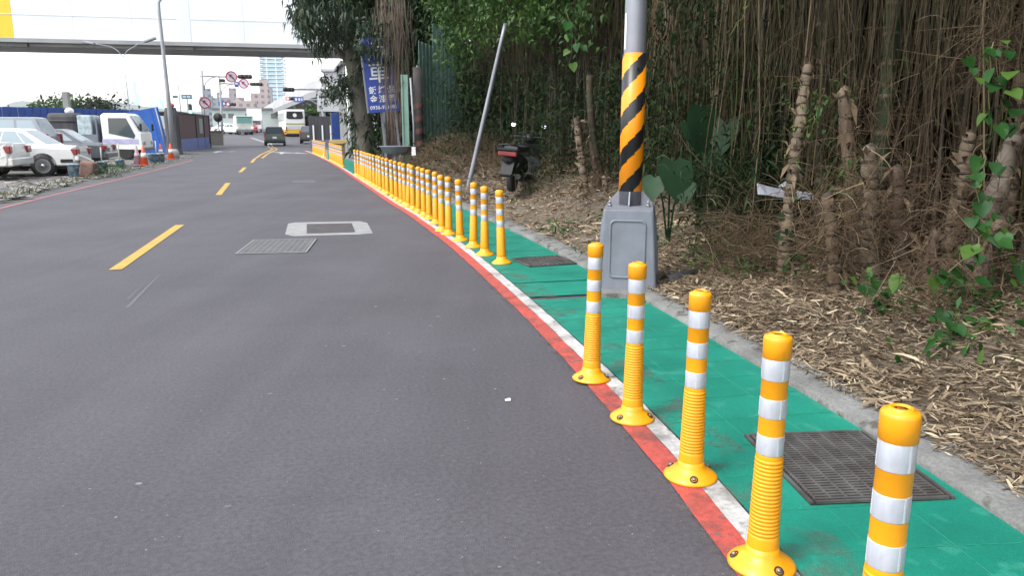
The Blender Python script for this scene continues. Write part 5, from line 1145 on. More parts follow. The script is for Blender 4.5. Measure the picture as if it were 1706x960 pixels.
# small white cab-over truck in the lot
P_tw = mat('truck_white', (.72, .72, .71), (.64, .64, .63), scale=2, rough=.35, coat=.3)
M_purp = mat('livery_stripe', (.30, .28, .48), (.42, .40, .55), scale=3, rough=.5)
p = atY(215, 262, 37.2); t = thing('flatbed_truck', 'white cab over truck with purple door stripe facing the road', 'truck', (p[0], p[1], .05), R(10))
mb = MB(); body_loft(mb, [(-.82, .50), (-.85, 2.02), (-.70, 2.14), (.25, 2.14), (.42, 2.05), (.80, 1.32), (.90, 1.22), (.92, .55), (.85, .45)], .86, .07); mb.build('cab', P_tw, t)
for sy in (-1, 1):
    mb = MB(); pts = [(-.52, 1.22), (.55, .98), (.62, 1.12), (.28, 1.92), (-.50, 1.92)]; mb.add([(x, sy * .868, z) for x, z in pts] + [(x, sy * .84, z) for x, z in pts], [list(range(5)) if sy < 0 else list(range(5))[::-1], (0, 5, 6, 1), (1, 6, 7, 2), (2, 7, 8, 3), (3, 8, 9, 4), (4, 9, 5, 0)]); mb.build('side_window', M_glass, t)
    mb = MB(); mb.box((-.05, sy * .864, .86), (1.55, .02, .22)); mb.build('door_stripe', M_purp, t)
    mb = MB(); mb.cbox((.92, sy * 1.0, 1.5), (.08, .16, .34), .02); mb.build('wing_mirror', M_black, t)
    mb = MB(); mb.cbox((.90, sy * .66, .78), (.10, .30, .18), .02); mb.build('headlight', M_glassl, t)
    for x in (.15, -2.6): a = MB(); b = MB(); wheel(a, b, .36, .2, Matrix.Translation((x, sy * .74, .36)) @ Matrix.Rotation(R(90), 4, 'Z')); q = a.build('wheel', M_rub, t); b.build('rim', M_rim, q)
mb = MB(); mb.add([(.42, -.74, 2.0), (.42, .74, 2.0), (.83, .78, 1.36), (.83, -.78, 1.36), (.36, -.74, 1.98), (.36, .74, 1.98), (.77, .78, 1.34), (.77, -.78, 1.34)], [(0, 3, 2, 1), (4, 5, 6, 7), (0, 1, 5, 4), (3, 7, 6, 2)]); mb.v = [(x + .03, y, z + .02) for x, y, z in mb.v]; mb.build('windscreen', M_glassl, t)
mb = MB(); mb.cbox((.93, 0, .50), (.10, 1.7, .16), .03); mb.build('bumper', M_gpaint, t)
mb = MB(); mb.box((-2.2, 0, .55), (4.4, .8, .16)); mb.build('chassis', M_black, t)
mb = MB(); mb.box((-2.6, 0, .78), (3.2, 1.8, .1)); mb.box((-2.6, -.88, 1.0), (3.2, .05, .36)); mb.box((-2.6, .88, 1.0), (3.2, .05, .36)); mb.box((-1.02, 0, 1.35), (.06, 1.8, 1.1)); mb.build('flatbed', M_gpaint, t)
mb = MB(); mb.cbox((-1.55, -.2, 1.45), (.62, 1.2, 1.1), .05); tag(mb.build('stacked_sacks', mat('pale_sacks', (.42, .50, .52), (.25, .30, .33), scale=6, rough=.7), None, (p[0], p[1], .10), R(10)), 'pale wrapped stack on the flatbed behind the cab', 'load')
mb = MB(); mb.cbox((-2.55, -.1, 1.50), (1.3, 1.2, 1.2), .18); mb.tube([(-3.2, -.72, 1.75), (-1.9, -.72, 1.72)], .04, 6); tag(mb.build('tarp_bundle', M_tarp, None, (p[0], p[1], .10), R(10)), 'dark tarped bundle on the flatbed left of the pale stack', 'load')
mb = MB(); ell(mb, (-2.3, -.3, 2.20), (.19, .22, .17)); tag(mb.build('helmet', P_white, None, (p[0], p[1], .08), R(10)), 'white round helmet on top of the dark tarped bundle', 'helmet')
# scooters parked in front of the blue fence
P0 = atY(73, 225, 42)
s2 = scooter('parked scooter with a beige helmet in front of the blue fence', (P0[0], P0[1], .1), .9)
mb = MB(); ell(mb, (0, 0, 0), (.2, .22, .18)); h_ = atY(74, 194, 42); tag(mb.build('helmet', mat('beige_helmet', (.42, .34, .27), rough=.4), None, (h_[0], h_[1], 1.45 + .02)), 'beige round helmet perched on the scooter by the blue fence', 'helmet'); bpy.data.objects['helmet.001'].location.z = 1.25
M_pink = mat('faded_banner', (.40, .26, .33), (.48, .42, .47), scale=1.2, rough=.8)
# far box truck, bus
p = atY(408, 222, 109); t = thing('oncoming_truck', 'pale oncoming lorry with green windscreen in the far left lane', 'truck', (p[0], p[1], G(109)), .40)
mb = MB(); mb.cbox((0, 0, 1.55), (2.25, 1.6, 2.0), .12); mb.build('cab', mat('lorry_paint', (.48, .50, .46), (.38, .38, .34), scale=1.5, rough=.5), t)
mb = MB(); mb.cbox((0, -.81, 1.95), (1.9, .04, .75), .01); mb.build('windscreen', mat('green_glass', (.12, .26, .24), rough=.1), t)
mb = MB(); mb.box((0, -.80, 2.42), (2.1, .1, .16)); mb.build('sun_visor', mat('visor_green', (.04, .14, .11), rough=.5), t)
mb = MB(); mb.box((0, 3, 1.6), (2.2, 4.2, 2.0)); mb.build('load_body', P_tw, t)
for sx in (-1, 1):
    mb = MB(); mb.cbox((sx * .98, -.8, .95), (.30, .1, .34), .02); mb.build('headlight', M_whitepl, t)
    for y in (0, 3.6): a = MB(); b = MB(); wheel(a, b, .46, .28, Matrix.Translation((sx * .95, y, .46))); q = a.build('wheel', M_rub, t); b.build('rim', M_rim, q)
mb = MB(); mb.box((0, -.78, .6), (2.0, .1, .26)); mb.build('bumper', M_gpaint, t)
p = atY(430, 217, 128); t = thing('box_van', 'tall plain white box van standing behind the lorry', 'van', (p[0], p[1], G(128)), .3)
mb = MB(); mb.box((-.4, 0, 2.1), (2.3, 4.5, 3.2)); mb.build('box', P_tw, t); mb = MB(); mb.box((-.4, -2.8, 1.2), (2.0, 1.1, 1.4)); mb.build('cab', P_tw, t)
mb = MB(); mb.box((-.4, -3.37, 1.5), (1.8, .05, .6)); mb.build('windscreen', M_glass, t)
for sx in (-1.3, .5):
    a = MB(); b = MB(); wheel(a, b, .42, .24, Matrix.Translation((sx, -2.6, .42))); q = a.build('wheel', M_rub, t); b.build('rim', M_rim, q)
P_busw = mat('bus_white', (.66, .66, .64), rough=.35); P_busy = mat('bus_yellow', (.62, .38, .03), rough=.35)
p = atY(493, 228, 100); t = thing('city_bus', 'white and yellow city bus seen from behind in the right lane', 'bus', (p[0], p[1], G(100)), .36)
mb = MB(); mb.cbox((0, 5.5, 1.95), (2.5, 11, 2.9), .14); mb.build('body', P_busw, t)
mb = MB(); mb.cbox((0, 5.5, .62), (2.54, 11.02, .62), .05); mb.build('lower_skirt', P_busy, t)
mb = MB(); mb.prism([(-1.05, 2.35), (-.95, 3.15), (.95, 3.15), (1.05, 2.35), (.75, 2.2), (-.75, 2.2)], -.03, .04, XZ); q = mb.build('rear_window', M_black, t)
mb = MB(); mb.prism([(.24 * math.cos(a), 2.68 + .24 * math.sin(a)) for a in np.linspace(0, 6.283, 17)[:-1]], -.05, 0, XZ); mb.build('emblem', P_busw, q)
mb = MB(); mb.box((0, -.02, 1.62), (2.3, .06, .13)); mb.build('stripe', mat('olive_stripe', (.28, .24, .03), rough=.5), t)
mb = MB(); mb.box((0, -.02, 1.15), (1.9, .05, .45)); mb.build('engine_grille', mat('grille_grey', (.45, .45, .45), rough=.6), t)
mb = MB(); mb.box((0, -.03, .32), (2.2, .1, .2)); mb.build('bumper', M_black, t)
for sx in (-1, 1):
    mb = MB(); mb.box((sx * 1.1, -.03, 1.0), (.16, .06, .5)); mb.build('tail_light', M_tail, t)
    for k in range(5): mb = MB(); mb.box((sx * 1.252, 1.5 + k * 2.0, 2.5), (.04, 1.75, 1.0)); mb.build('side_window', M_glass, t)
    for y in (2.6, 8.6): a = MB(); b = MB(); wheel(a, b, .5, .3, Matrix.Translation((sx * 1.12, y, .5))); q = a.build('wheel', M_rub, t); b.build('rim', M_rim, q)

# ------------------------------------------------------------------ left lot: fence, panel, shed, cones, buckets
a = atY(-60, 236, 49); b = atY(238, 232, 60); ang = math.atan2(b[1] - a[1], b[0] - a[0]); L_ = math.hypot(b[0] - a[0], b[1] - a[1])
t = thing('sheet_fence', 'long blue corrugated site fence across the back of the lot', 'fence', (a[0], a[1], 0), ang)
mb = MB(); n = int(L_ / .5)
for k in range(n): mb.box((k * .5 + .15, -.03, 1.45), (.30, .03, 2.9)); mb.box((k * .5 + .40, .02, 1.45), (.20, .03, 2.9))
mb.build('sheet', M_bluep, t); mb = MB(); mb.box((L_ / 2, -.07, 1.0), (L_ * .55, .02, .9)); mb.build('faded_banner', M_pink, t)
for k in range(0, n, 6): mb = MB(); mb.box((k * .5, .1, 1.5), (.08, .08, 3.1)); mb.build('post', M_galv, t)
Q = [Vector(atY(*q)) for q in ((196, 190, 51), (263, 178, 45.5), (283, 250, 45), (216, 262, 50))]
for q in Q[2:]: q.z = .05
t = thing('site_panel', 'bright blue sheet gate leaning beside the tilted lamp post', 'panel', Q[3])
nn = (Q[2] - Q[3]).cross(Q[0] - Q[3]).normalized() * .05; mb = MB()
for k in range(7):
    f0, f1 = k / 7, (k + 1) / 7; o_ = nn * (.5 if k % 2 else 0); vs = [Q[3].lerp(Q[2], f0), Q[3].lerp(Q[2], f1), Q[0].lerp(Q[1], f1), Q[0].lerp(Q[1], f0)]; vs = [v - Q[3] + o_ for v in vs]; mb.add(vs + [v + nn for v in vs], [(0, 1, 2, 3), (7, 6, 5, 4), (0, 4, 5, 1), (1, 5, 6, 2), (2, 6, 7, 3), (3, 7, 4, 0)])
mb.build('sheet', mat('bright_blue_sheet', (.014, .070, .27), (.010, .055, .22), scale=1, rough=.75, spec=.2), t)
mb = MB(); mb.tube([Q[2] - Q[3] + nn * 3, Q[1] - Q[3] + nn * 3], .04, 6); mb.build('frame', M_galv, t)
M_net = mat('maroon_net', (.085, .035, .038), (.055, .03, .032), scale=2, rough=.9, stretch=(2, 2, .4), c3=(.03, .025, .03), s3=2, t3=.56)
a = atY(300, 248, 50); b = atY(350, 240, 64); ang = math.atan2(b[1] - a[1], b[0] - a[0]); L_ = math.hypot(b[0] - a[0], b[1] - a[1])
t = thing('netted_enclosure', 'dark maroon netted enclosure with blue base panels along the road', 'enclosure', (a[0], a[1], 0), ang)
mb = MB(); mb.box((L_ / 2, 0, 1.65), (L_, .06, 1.6)); mb.box((L_, 1.5, 1.4), (.06, 3.0, 2.2)); mb.build('net', M_net, t)
mb = MB(); mb.box((L_ * .47, -.06, .42), (L_ * .92, .06, .84)); mb.build('base_panel', M_bluep, t)
mb = MB(); mb.box((L_ / 2, 1.4, 2.52), (L_, 3.0, .10)); mb.build('roof', M_tarp, t)
for f in (0, .5, .78, 1.0): mb = MB(); mb.box((L_ * f, -.05, 1.25), (.12, .1, 2.5)); mb.build('post', M_black, t)
mb = MB(); mb.box((L_ * .66, -.06, 1.7), (1.8, .05, 1.1)); mb.build('pale_panel', mat('dull_pale_panel', (.16, .18, .18), rough=.7), t)
a = atY(288, 262, 44); t = thing('tarp_hood', 'tall black tarp wrapped stand right behind the tilted lamp post', 'tarp', (a[0] - .15, 44.6, 0))
mb = MB(); mb.lathe([(.55, 0), (.42, .4), (.38, 1.2), (.40, 2.2), (.30, 2.65), (0, 2.7)], 9, Matrix.Diagonal((1, .8, 1, 1)), 0, False); mb.build('cover', M_tarp, t)
mb = MB(); ell(mb, (.05, -.1, 2.78), (.22, .2, .14)); mb.build('red_cap', mat('red_cloth', (.50, .08, .09), rough=.7), t)
M_cone = mat('cone_orange', (.70, .10, .03), (.60, .09, .04), scale=6, rough=.5); M_conef = mat('cone_faded', (.40, .28, .30), (.34, .24, .26), scale=6, rough=.7)
def cone(label, px, py, m, h=.75):
    c = at(px, py); t = thing('traffic_cone', label, 'traffic cone', (c[0], c[1], .05), random.uniform(0, 1), 'traffic cones along the lot'); s = h / .75
    mb = MB(); mb.cbox((0, 0, .02), (.36 * s, .36 * s, .04), .01); mb.build('base', m, t)
    mb = MB(); mb.lathe([(.15 * s, .04), (.03 * s, .74 * s), (0, .75 * s)], 18); mb.build('body', m, t)
    mb = MB(); mb.lathe([(.112 * s, .30 * s), (.083 * s, .47 * s)], 18); mb.build('white_band', M_whitepl if m is M_cone else M_conef, t)
cone('faded pinkish cone, left of the bright orange one', 230, 278, M_conef, .78); cone('bright orange cone with a white band in front of the truck', 241, 278, M_cone, .80)
cone('orange and yellowish cone by the blue leaning panel', 269, 266, M_cone, .72); cone('orange cone leaning on the tilted lamp post foot', 285.5, 267, M_cone, .75)
M_bkt = mat('bucket_label', (.10, .24, .36), (.42, .46, .48), scale=7, rough=.5, lo=.45, hi=.55)
def bucket(label, px, py, stick, h=.42):
    c = at(px, py); t = thing('paint_bucket', label, 'bucket', (c[0], c[1], .04), random.uniform(0, 3), 'concrete filled buckets along the lot')
    mb = MB(); mb.lathe([(.13, 0), (.165, h - .03), (.172, h - .03), (.172, h), (.155, h), (.15, h - .04), (0, h - .04)], 18); mb.build('pail', M_bkt, t)
    if stick: mb = MB(); mb.tube([(0, 0, h - .06), (.01, 0, h + stick)], .022, 6); mb.build('stick', mat('pale_stick', (.40, .38, .33), rough=.8), t)
bucket('blue white bucket under the hanging bumper of the white wreck', 124, 299, 0); bucket('blue bucket with a short stick behind the dark sedan tail', 172, 293, .45)
bucket('greyish bucket with a tall stick left of the cones', 201, 283, .60, .34); bucket('leftmost of three small blue buckets beside the orange cone', 254, 273, .0, .40); bucket('middle one of three small blue buckets, with a stick', 262, 272, .55, .38); bucket('rightmost of three small blue buckets beside the lamp post', 269, 271, 0, .38)
c = at(150, 297); mb = MB(); mb.cbox((0, 0, .24), (.42, .36, .50), .06, M=Matrix.Rotation(R(9), 4, 'Y')); tag(mb.build('rusty_block', mat('rusty_tin', (.20, .11, .085), (.14, .085, .07), scale=5, rough=.85), None, (c[0], c[1], .02)), 'rusty brown block beside the bucket under the white wreck', 'block')
# rubble and weeds on the lot
mb = MB()
for k in range(520):
    px = random.uniform(-20, 330); yb = np.interp(px, [0, 83, 167, 250, 325], [343, 321, 302, 283, 266]); py = yb - 3 - abs(random.gauss(0, 9)) if px > 60 or random.random() < .4 else random.uniform(296, 333)
    c = at(px, max(py, 258)); s = random.uniform(.02, .07) * (1.4 if px < 120 else 1); T = Matrix.Translation((c[0], c[1], .05 + s * .2)) @ Matrix.Rotation(random.uniform(0, 6), 4, 'Z') @ Matrix.Diagonal((s * random.uniform(.8, 2), s, s * random.uniform(.3, .7), 1))
    mb.lathe([(0, -.6), (.7, -.5), (1, 0), (.6, .5), (0, .6)], 6, T, 0, False)
kind(mb.build('rubble', mat('rubble_stone', (.12, .11, .10), (.25, .235, .22), island=1, rough=.9)), 'stuff')
A = []
for k in range(900):
    px = random.uniform(0, 300); yb = np.interp(px, [0, 83, 167, 250, 325], [343, 321, 302, 283, 266]); c = at(px, yb - abs(random.gauss(4, 7)) - 1); A.append((c[0], c[1], .04))
A = np.array(A); kind(leafset('lot_weeds', A, rng.uniform(.08, .24, len(A)), mat('lot_weed', (.06, .075, .028), (.14, .13, .068), island=1, rough=.8), .12, .3, dirs=rng.normal(size=(len(A), 3)) * .6 + np.array([0, 0, .9])), 'stuff')
A = clumped(240, [at(178, 283, .25), at(186, 280, .2), at(170, 286, .15)], (.25, .3, .14)); kind(leafset('lot_weeds', A, rng.uniform(.08, .2, 240), L_mid, .25, .3), 'stuff')
# trees behind the fence
def small_tree(label, px, py, D, cr, n, m, squash=.7):
    p = atY(px, py, D); t = thing('round_tree', label, 'tree', (p[0], D, G(D))); zc = p[2] - G(D)
    mb = MB(); mb.tube([(0, 0, 0), (.1, 0, zc * .6), (0, 0, zc)], [.3, .22, .1], 8); mb.build('trunk', M_bark, t)
    cc = [(random.gauss(0, cr * .45), random.gauss(0, cr * .45), zc + random.gauss(0, cr * .28 * squash)) for k in range(26)]
    C_ = clumped(n, cc, (cr * .2, cr * .2, cr * .16)); leafset('crown', C_, rng.uniform(.5, .9, n), m, .5, .4, t)
small_tree('rounded dark green tree mass rising above the blue fence', 138, 181, 125, 4.6, 1500, L_dark); small_tree('low green tree left of the rounded one behind the fence', 100, 184, 120, 3.4, 900, L_mid); small_tree('lower right green tree sloping down behind the blue fence', 165, 184, 122, 2.6, 700, L_dark); small_tree('small tree at the far left end behind the fence', 66, 183, 118, 1.8, 400, L_mid)
small_tree('green roadside trees under the elevated road', 530, 196, 104, 2.4, 700, L_mid)

# ------------------------------------------------------------------ street lamps, signals and signs
M_pole = mat('weathered_pole', (.30, .31, .33), (.24, .245, .26), scale=2, rough=.6)
a = Vector(atY(291, 266, 39)); a.z = 0; b = Vector(atY(265, 20, 39)); d = b - a
t = thing('street_lamp', 'tall grey street lamp leaning left beside the road', 'street lamp', a)
mb = MB(); mb.tube([Vector((0, 0, -.1)), d * .5, d, d + Vector((.02, 0, .45)), d + Vector((.35, .1, .95)), d + Vector((1.3, .3, 1.15))], [.13, .10, .075, .065, .055, .045], 10); mb.build('pole', M_pole, t)
mb = MB(); mb.cbox(d + Vector((1.6, .36, 1.16)), (.7, .26, .14), .04); mb.build('lamp_head', M_galv, t)
mb = MB(); mb.lathe([(.26, -.05), (.24, .35), (.15, .5)], 10); mb.build('footing', M_conc, t)
def lamp2(label, base, top, D, arms, r=.09):
    a = Vector(atY(*base, D)); a.z = G(D); b = Vector(atY(*top, D)); t = thing('street_lamp', label, 'street lamp', a); mb = MB(); mb.tube([(0, 0, 0), (b - a) * .5, b - a], [r, r * .8, r * .6], 8); mb.build('pole', M_pole, t)
    for pts in arms:
        W_ = [Vector(atY(*q, D)) - a for q in pts]; mb = MB(); mb.tube(W_, r * .5, 6); q = mb.build('arm', M_pole, t); mb = MB(); mb.cbox(W_[-1], (.8, .3, .16), .04, M=Matrix.Rotation(-math.atan2(W_[-1].z - W_[-2].z, W_[-1].x - W_[-2].x), 4, 'Y')); mb.build('lamp_head', M_galv, q)
lamp2('distant double armed lamp post in front of the bridge girder', (218, 190), (205, 95), 54, (((205, 95), (212, 84), (232, 72), (250, 66)), ((205, 95), (196, 84), (184, 77), (148, 71))), .05)
lamp2('thin bare pole between the leaning lamp and the round sign', (303, 200), (295, 122), 90, ())
mb = MB(); p = atY(112, 180, 110); mb.box((p[0], 110, (p[2] + 2.2) / 2), (.75, .6, p[2] + 2.2)); tag(mb.build('vent_tower', M_gwall), 'small grey block tower beside the round tree behind the fence', 'tower')
lamp2('thin far pole above the small grey block tower', (110, 182), (108, 146), 112, (), .07)
M_sred = mat('sign_red', (.42, .03, .06), rough=.5); M_swhite = mat('sign_white', (.62, .58, .66), rough=.5); M_sblk = mat('sign_black', (.03, .03, .04), rough=.6)
def disc_sign(label, px, py, D, rpx, post=None):
    p = atY(px, py, D); r = rpx / FPX * D; t = thing('no_left_turn_sign', label, 'traffic sign', p, face_cam(p[0], p[1]))
    Tt = Matrix.Rotation(R(90), 4, 'X')
    mb = MB(); mb.lathe([(r, -.02), (r, .03)], 28, Tt); mb.build('disc', M_swhite, t)
    mb = MB(); mb.lathe([(r * .80, .0), (r * .80, .042), (r * 1.0, .042), (r * 1.01, .0)], 28, Tt); mb.build('ring', M_sred, t)
    T3 = Matrix.Translation((0, -.045, 0)) @ XZ; mb = MB(); mb.prism([(.50 * r, -.30 * r), (.32 * r, -.50 * r), (-.22 * r, .06 * r), (-.22 * r, -.30 * r), (-.46 * r, .44 * r), (.34 * r, .34 * r), (-.02 * r, .24 * r)], 0, .012, T3); mb.build('arrow', M_sblk, t)
    mb = MB(); c = .70 * r; e = .05 * r; mb.prism([(-c - e, c - e), (-c + e, c + e), (c + e, -c + e), (c - e, -c - e)], -.018, -.006, T3); mb.build('slash', M_sred, t)
    return t
disc_sign('round no left turn sign low on the left above the enclosure', 341.5, 171, 70, 9.2); disc_sign('larger no left turn sign hanging at left end of the signal arms', 385.5, 127.5, 75, 9.0); disc_sign('smaller no left turn sign below the black signal head', 406, 139, 88, 7.8)
def mast(label, pts, arm, brace, D, r=.13):
    a = Vector(atY(*pts[0], D)); a.z = G(D); t = thing('signal_mast', label, 'signal mast', a); W_ = [Vector((0, 0, 0))] + [Vector(atY(*q, D)) - a for q in pts[1:]]
    mb = MB(); mb.tube(W_, [r * (1 - .3 * i / len(W_)) for i in range(len(W_))], 10); mb.build('pole', M_pole, t)
    for nm, pl, rr in (('arm', arm, r * .6), ('brace', brace, r * .4)):
        if pl: mb = MB(); mb.tube([Vector(atY(*q, D)) - a for q in pl], rr, 7); mb.build(nm, M_pole, t)
mast('near signal mast behind the round sign by the enclosure', [(343, 240), (340, 170), (336, 117)], [(333, 126.5), (350, 126.5), (372, 127.5), (396, 127.5), (420, 127.5)], [(340, 150), (342, 138), (350, 130), (360, 127.5)], 75.6)
mast('farther signal mast with a camera box, standing right of the near one', [(371, 241), (369, 190), (365, 127)], [(365, 139), (385, 139), (405, 139), (435, 139.5)], [(368, 160), (370, 150), (378, 142), (390, 139.5)], 88.6)
mast('signal mast arm reaching left from behind the big tree', [(585, 240), (583, 190), (580, 140)], [(580, 149.5), (540, 149), (500, 148.6), (474, 148.5)], None, 70.4, .12)
mast('lower signal mast reaching left under the elevated road', [(545, 235), (540, 200), (530, 160)], [(531, 166), (510, 166), (495, 166), (478, 164)], [(536, 190), (531, 175), (520, 168), (508, 166)], 90.6, .12)
mb = MB(); p = atY(370, 134, 88.3); mb.cbox((0, 0, 0), (.55, .5, .35), .05); tag(mb.build('camera_box', M_black, None, p), 'black camera box at top of the farther signal mast', 'camera')
M_ron = mat('red_light_on', (1, .06, .05), emit=5); M_gon = mat('green_light_on', (.15, 1, .62), emit=4); M_off = mat('lamp_off', (.03, .03, .03), rough=.3)
def signal(label, px, py, D, L_, h, on=None, side=-1, vert=False):
    p = atY(px, py, D); t = thing('traffic_signal', label, 'traffic signal', p, face_cam(p[0], p[1])); mb = MB(); d = (h, .3, L_) if vert else (L_, .3, h); mb.cbox((0, 0, 0), d, h * .32); mb.build('housing', M_black, t)
    for k in (-1, 0, 1):
        o = k * L_ * .31; T = Matrix.Translation((0, -.15, o) if vert else (o, -.15, 0)) @ Matrix.Rotation(R(90), 4, 'X'); mb = MB(); mb.lathe([(h * .36, 0), (h * .34, .03), (0, .04)], 14, T); mb.build('lamp', on if (on and k == side) else M_off, t)
signal('black horizontal signal head right of the larger round sign', 408, 127.5, 75.2, 1.3, .40); signal('black horizontal signal head right of the smaller round sign', 427, 140, 88.2, 1.35, .38); signal('signal head with red lamp lit before the pink blocks', 385, 173.5, 95, 1.15, .38, M_ron); signal('signal head with red lamp lit beside the blue signs under the elevated road', 485, 164, 90, 1.2, .40, M_ron)
signal('black signal head at the tip of the arm from the tree', 481, 149, 70, 1.0, .38); signal('small signal with green lamp lit left of the round sign', 316.5, 181, 80, 1.0, .42, M_gon, -1, True)
M_sblue = mat('road_sign_blue', (.035, .09, .30), rough=.5); M_steal = mat('street_sign_teal', (.06, .22, .30), rough=.5); M_sgrn = mat('street_sign_green', (.01, .13, .10), rough=.5)
def board(label, px, py, D, wpx, hpx, m, marks=()):
    p = atY(px, py, D); k = D / FPX; t = thing('road_sign', label, 'road sign', p, face_cam(p[0], p[1])); mb = MB(); mb.box((0, 0, 0), (wpx * k, .06, hpx * k)); mb.build('board', m, t)
    for (x, y, w_, h_) in marks: mb = MB(); mb.box((x * k, -.035, y * k), (w_ * k, .02, h_ * k)); mb.build('white_mark', M_swhite, t)
board('teal street name sign left of the round sign', 311, 161, 78, 16, 7, M_steal, ((-3.5, 0, 5, 3), (3, 0, 5, 3))); board('small dark green street plate on the thin bare pole', 292, 161, 90, 8, 3.4, M_sgrn)
board('small blue arrow sign between the two round signs', 394, 140, 88, 6.5, 9, M_sblue, ((0, 1, 4, 3),)); board('blue lane sign beside the lit red signal under the elevated road', 497.5, 165.5, 89.5, 15, 8.5, M_sblue, ((-4, 0, 3, 4.5), (1, 0, 3, 4.5), (5, 0, 2, 4.5))); board('dim blue signs behind the farther signal mast', 371, 172.5, 95, 13, 7, M_sblue, ((2, 0, 3, 4),))
p = atY(311, 164, 78.2); mb = MB(); mb.tube([(p[0], p[1] + .1, .1), (p[0], p[1] + .1, p[2])], .06, 7); mb.tube([(p[0], p[1] + .1, p[2]), (p[0] + 1.6, p[1] + .1, p[2])], .04, 6); tag(mb.build('sign_pole', M_pole), 'thin pole that carries the teal street name sign', 'pole')
p = atY(317, 181, 80.3); mb = MB(); mb.tube([(p[0] - .3, p[1], .1), (p[0] - .3, p[1], p[2] + .8)], .05, 7); mb.box((p[0] - .15, p[1], p[2]), (.3, .05, .05)); tag(mb.build('sign_pole', M_pole), 'thin pole that carries the small green lit signal', 'pole')
p = atY(341.5, 171, 70.2); mb = MB(); mb.tube([(p[0], p[1] + .08, .05), (p[0], p[1] + .08, p[2] + .3)], .05, 7); tag(mb.build('sign_pole', M_pole), 'thin pole that carries the low round sign', 'pole')
# utility cabinet and refuse by the far left corner
c = at(363, 242); t = thing('utility_cabinet', 'dull brown roadside cabinet at the foot of the far mast', 'cabinet', (c[0], 72, .02), .3); mb = MB(); mb.cbox((0, 0, .62), (1.1, .7, 1.2), .03); mb.build('case', mat('brown_cabinet', (.12, .11, .10), (.09, .08, .07), rough=.7), t); mb = MB(); mb.box((0, 0, 1.26), (1.2, .8, .08)); mb.build('lid', M_black, t)
mb = MB(); p = atY(363, 196, 74); mb.lathe([(0, -.05), (.42, -.04), (.42, .04), (0, .05)], 18, Matrix.Translation((0, 0, p[2])) @ Matrix.Rotation(R(90), 4, 'X')); mb.tube([(0, .06, 0), (0, .06, p[2])], .05, 6); tag(mb.build('traffic_mirror', M_black, None, (p[0], 74, .02)), 'dark back of a round traffic mirror before the low building', 'mirror')

# dust and spilled concrete along the foot of the posts
M_dust = mat('road_dust', (.15, .13, .11), (.10, .09, .08), scale=4, rough=.95, spec=.1)
N = M_dust.node_tree.nodes; L = M_dust.node_tree.links; n1 = N.new('ShaderNodeTexNoise'); n1.inputs['Scale'].default_value = 3.2; n1.inputs['Detail'].default_value = 7; n1.inputs['Roughness'].default_value = .7
tc = N.new('ShaderNodeTexCoord'); L.new(tc.outputs['Object'], n1.inputs['Vector']); mr = N.new('ShaderNodeMapRange'); mr.inputs['From Min'].default_value = .50; mr.inputs['From Max'].default_value = .78; mr.inputs['To Max'].default_value = .85
L.new(n1.outputs['Fac'], mr.inputs['Value']); L.new(mr.outputs[0], N['Principled BSDF'].inputs['Alpha'])
strip('dust_film', -2, 8, -.16, .34, .0165, M_dust, .2)
# ------------------------------------------------------------------ air
mb = MB(); mb.box((0, 1520, 97), (6100, 3300, 206)); hz = mb.build('haze', None); hz.data.materials.clear()
hm = bpy.data.materials.new('haze'); hm.use_nodes = True; N = hm.node_tree.nodes; L = hm.node_tree.links; N.remove(N['Principled BSDF'])
pv = N.new('ShaderNodeVolumePrincipled'); pv.inputs['Color'].default_value = (.95, .97, 1, 1); pv.inputs['Density'].default_value = .00018; pv.inputs['Anisotropy'].default_value = .2; L.new(pv.outputs[0], N['Material Output'].inputs['Volume'])
hz.data.materials.append(hm); kind(hz, 'stuff')

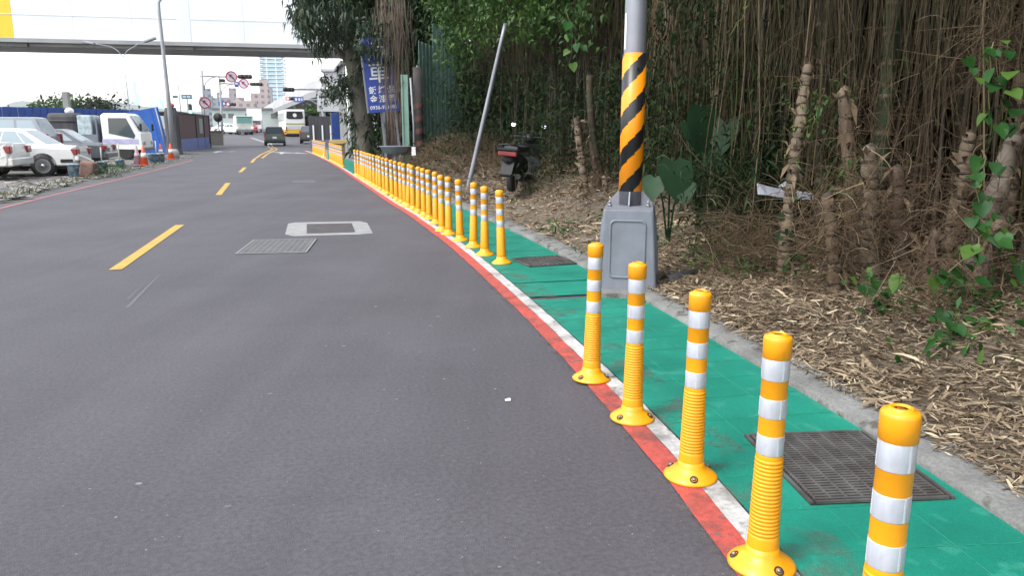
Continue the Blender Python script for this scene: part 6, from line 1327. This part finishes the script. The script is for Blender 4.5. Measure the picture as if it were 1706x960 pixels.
# ------------------------------------------------------------------ words for the setting and the masses
WORDS = {'ground': 'wide pale bare ground reaching to the far hills', 'road': 'grey asphalt road curving left towards the crossing', 'red_line': 'red painted line on the road side of the white line', 'white_line': 'white painted line along the foot of the yellow posts',
 'green_pavement': 'green painted pavement between white line and kerb', 'pavement_seams': 'faint stamped seams across the green pavement', 'pavement_edge_lump': 'folded lump of green coating beside the pole footing', 'kerb': 'worn grey concrete kerb between green pavement and litter', 'kerb_cracks': 'dark cracks along the worn concrete kerb',
 'footing_slab': 'grey concrete slab under the striped pole', 'bank': 'brown soil bank rising from the kerb under the bamboo', 'lane_dash': 'dashed painted lane line on the asphalt', 'centre_line': 'double centre line leading to the crossing', 'edge_line': 'faded red line along the left edge of the road', 'road_arrow': 'white painted arrow near the crossing', 'stop_line': 'white stop line across the right lane',
 'gravel_lot': 'gravel lot with parked cars left of the road', 'far_hills': 'hazy blue hills on the horizon behind the blue fence', 'concrete_patch': 'pale concrete patch with rounded corners in the road', 'asphalt_patch': 'small dark rectangle set in the road surface', 'paint_specks': 'small pale specks scattered on the asphalt', 'scuff_marks': 'pale scuff scratches on the asphalt below the yellow dash', 'dust_film': 'brown dust along the foot of the near posts',
 'hanging_strands': 'dry brown strands hanging in a curtain at the thicket edge', 'fallen_stems': 'thin dry stems leaning and crossing in the thicket', 'shade_canopy': 'leaf canopy added overhead, mostly out of view, to shade the thicket', 'back_foliage': 'dim foliage deep in the thicket', 'undergrowth': 'dark green feathery undergrowth at the thicket foot', 'grass_tufts': 'dark grass tufts right of the striped pole', 'vine_curtain': 'green vine leaves hanging over the thicket',
 'leaf_litter': 'tan bamboo sheath litter covering the bank', 'dry_grass': 'mound of dry brown grass behind the far posts', 'twig_tangle': 'tangled dry twigs around the bamboo stubs', 'fallen_twigs': 'thin twigs lying in the litter', 'ground_weeds': 'small green weeds in the litter', 'dry_leaves': 'dry bamboo leaves hanging among the strands', 'rubble': 'pale rubble stones along the gravel lot edge', 'lot_weeds': 'tufts of weeds along the gravel lot edge', 'haze': 'thin pale haze in the air'}
for o in S.objects:
    k = o.name.split('.')[0]
    if o.parent is None and o.get('label') is None and k in WORDS: o['label'] = WORDS[k]; o['category'] = k.replace('_', ' ')
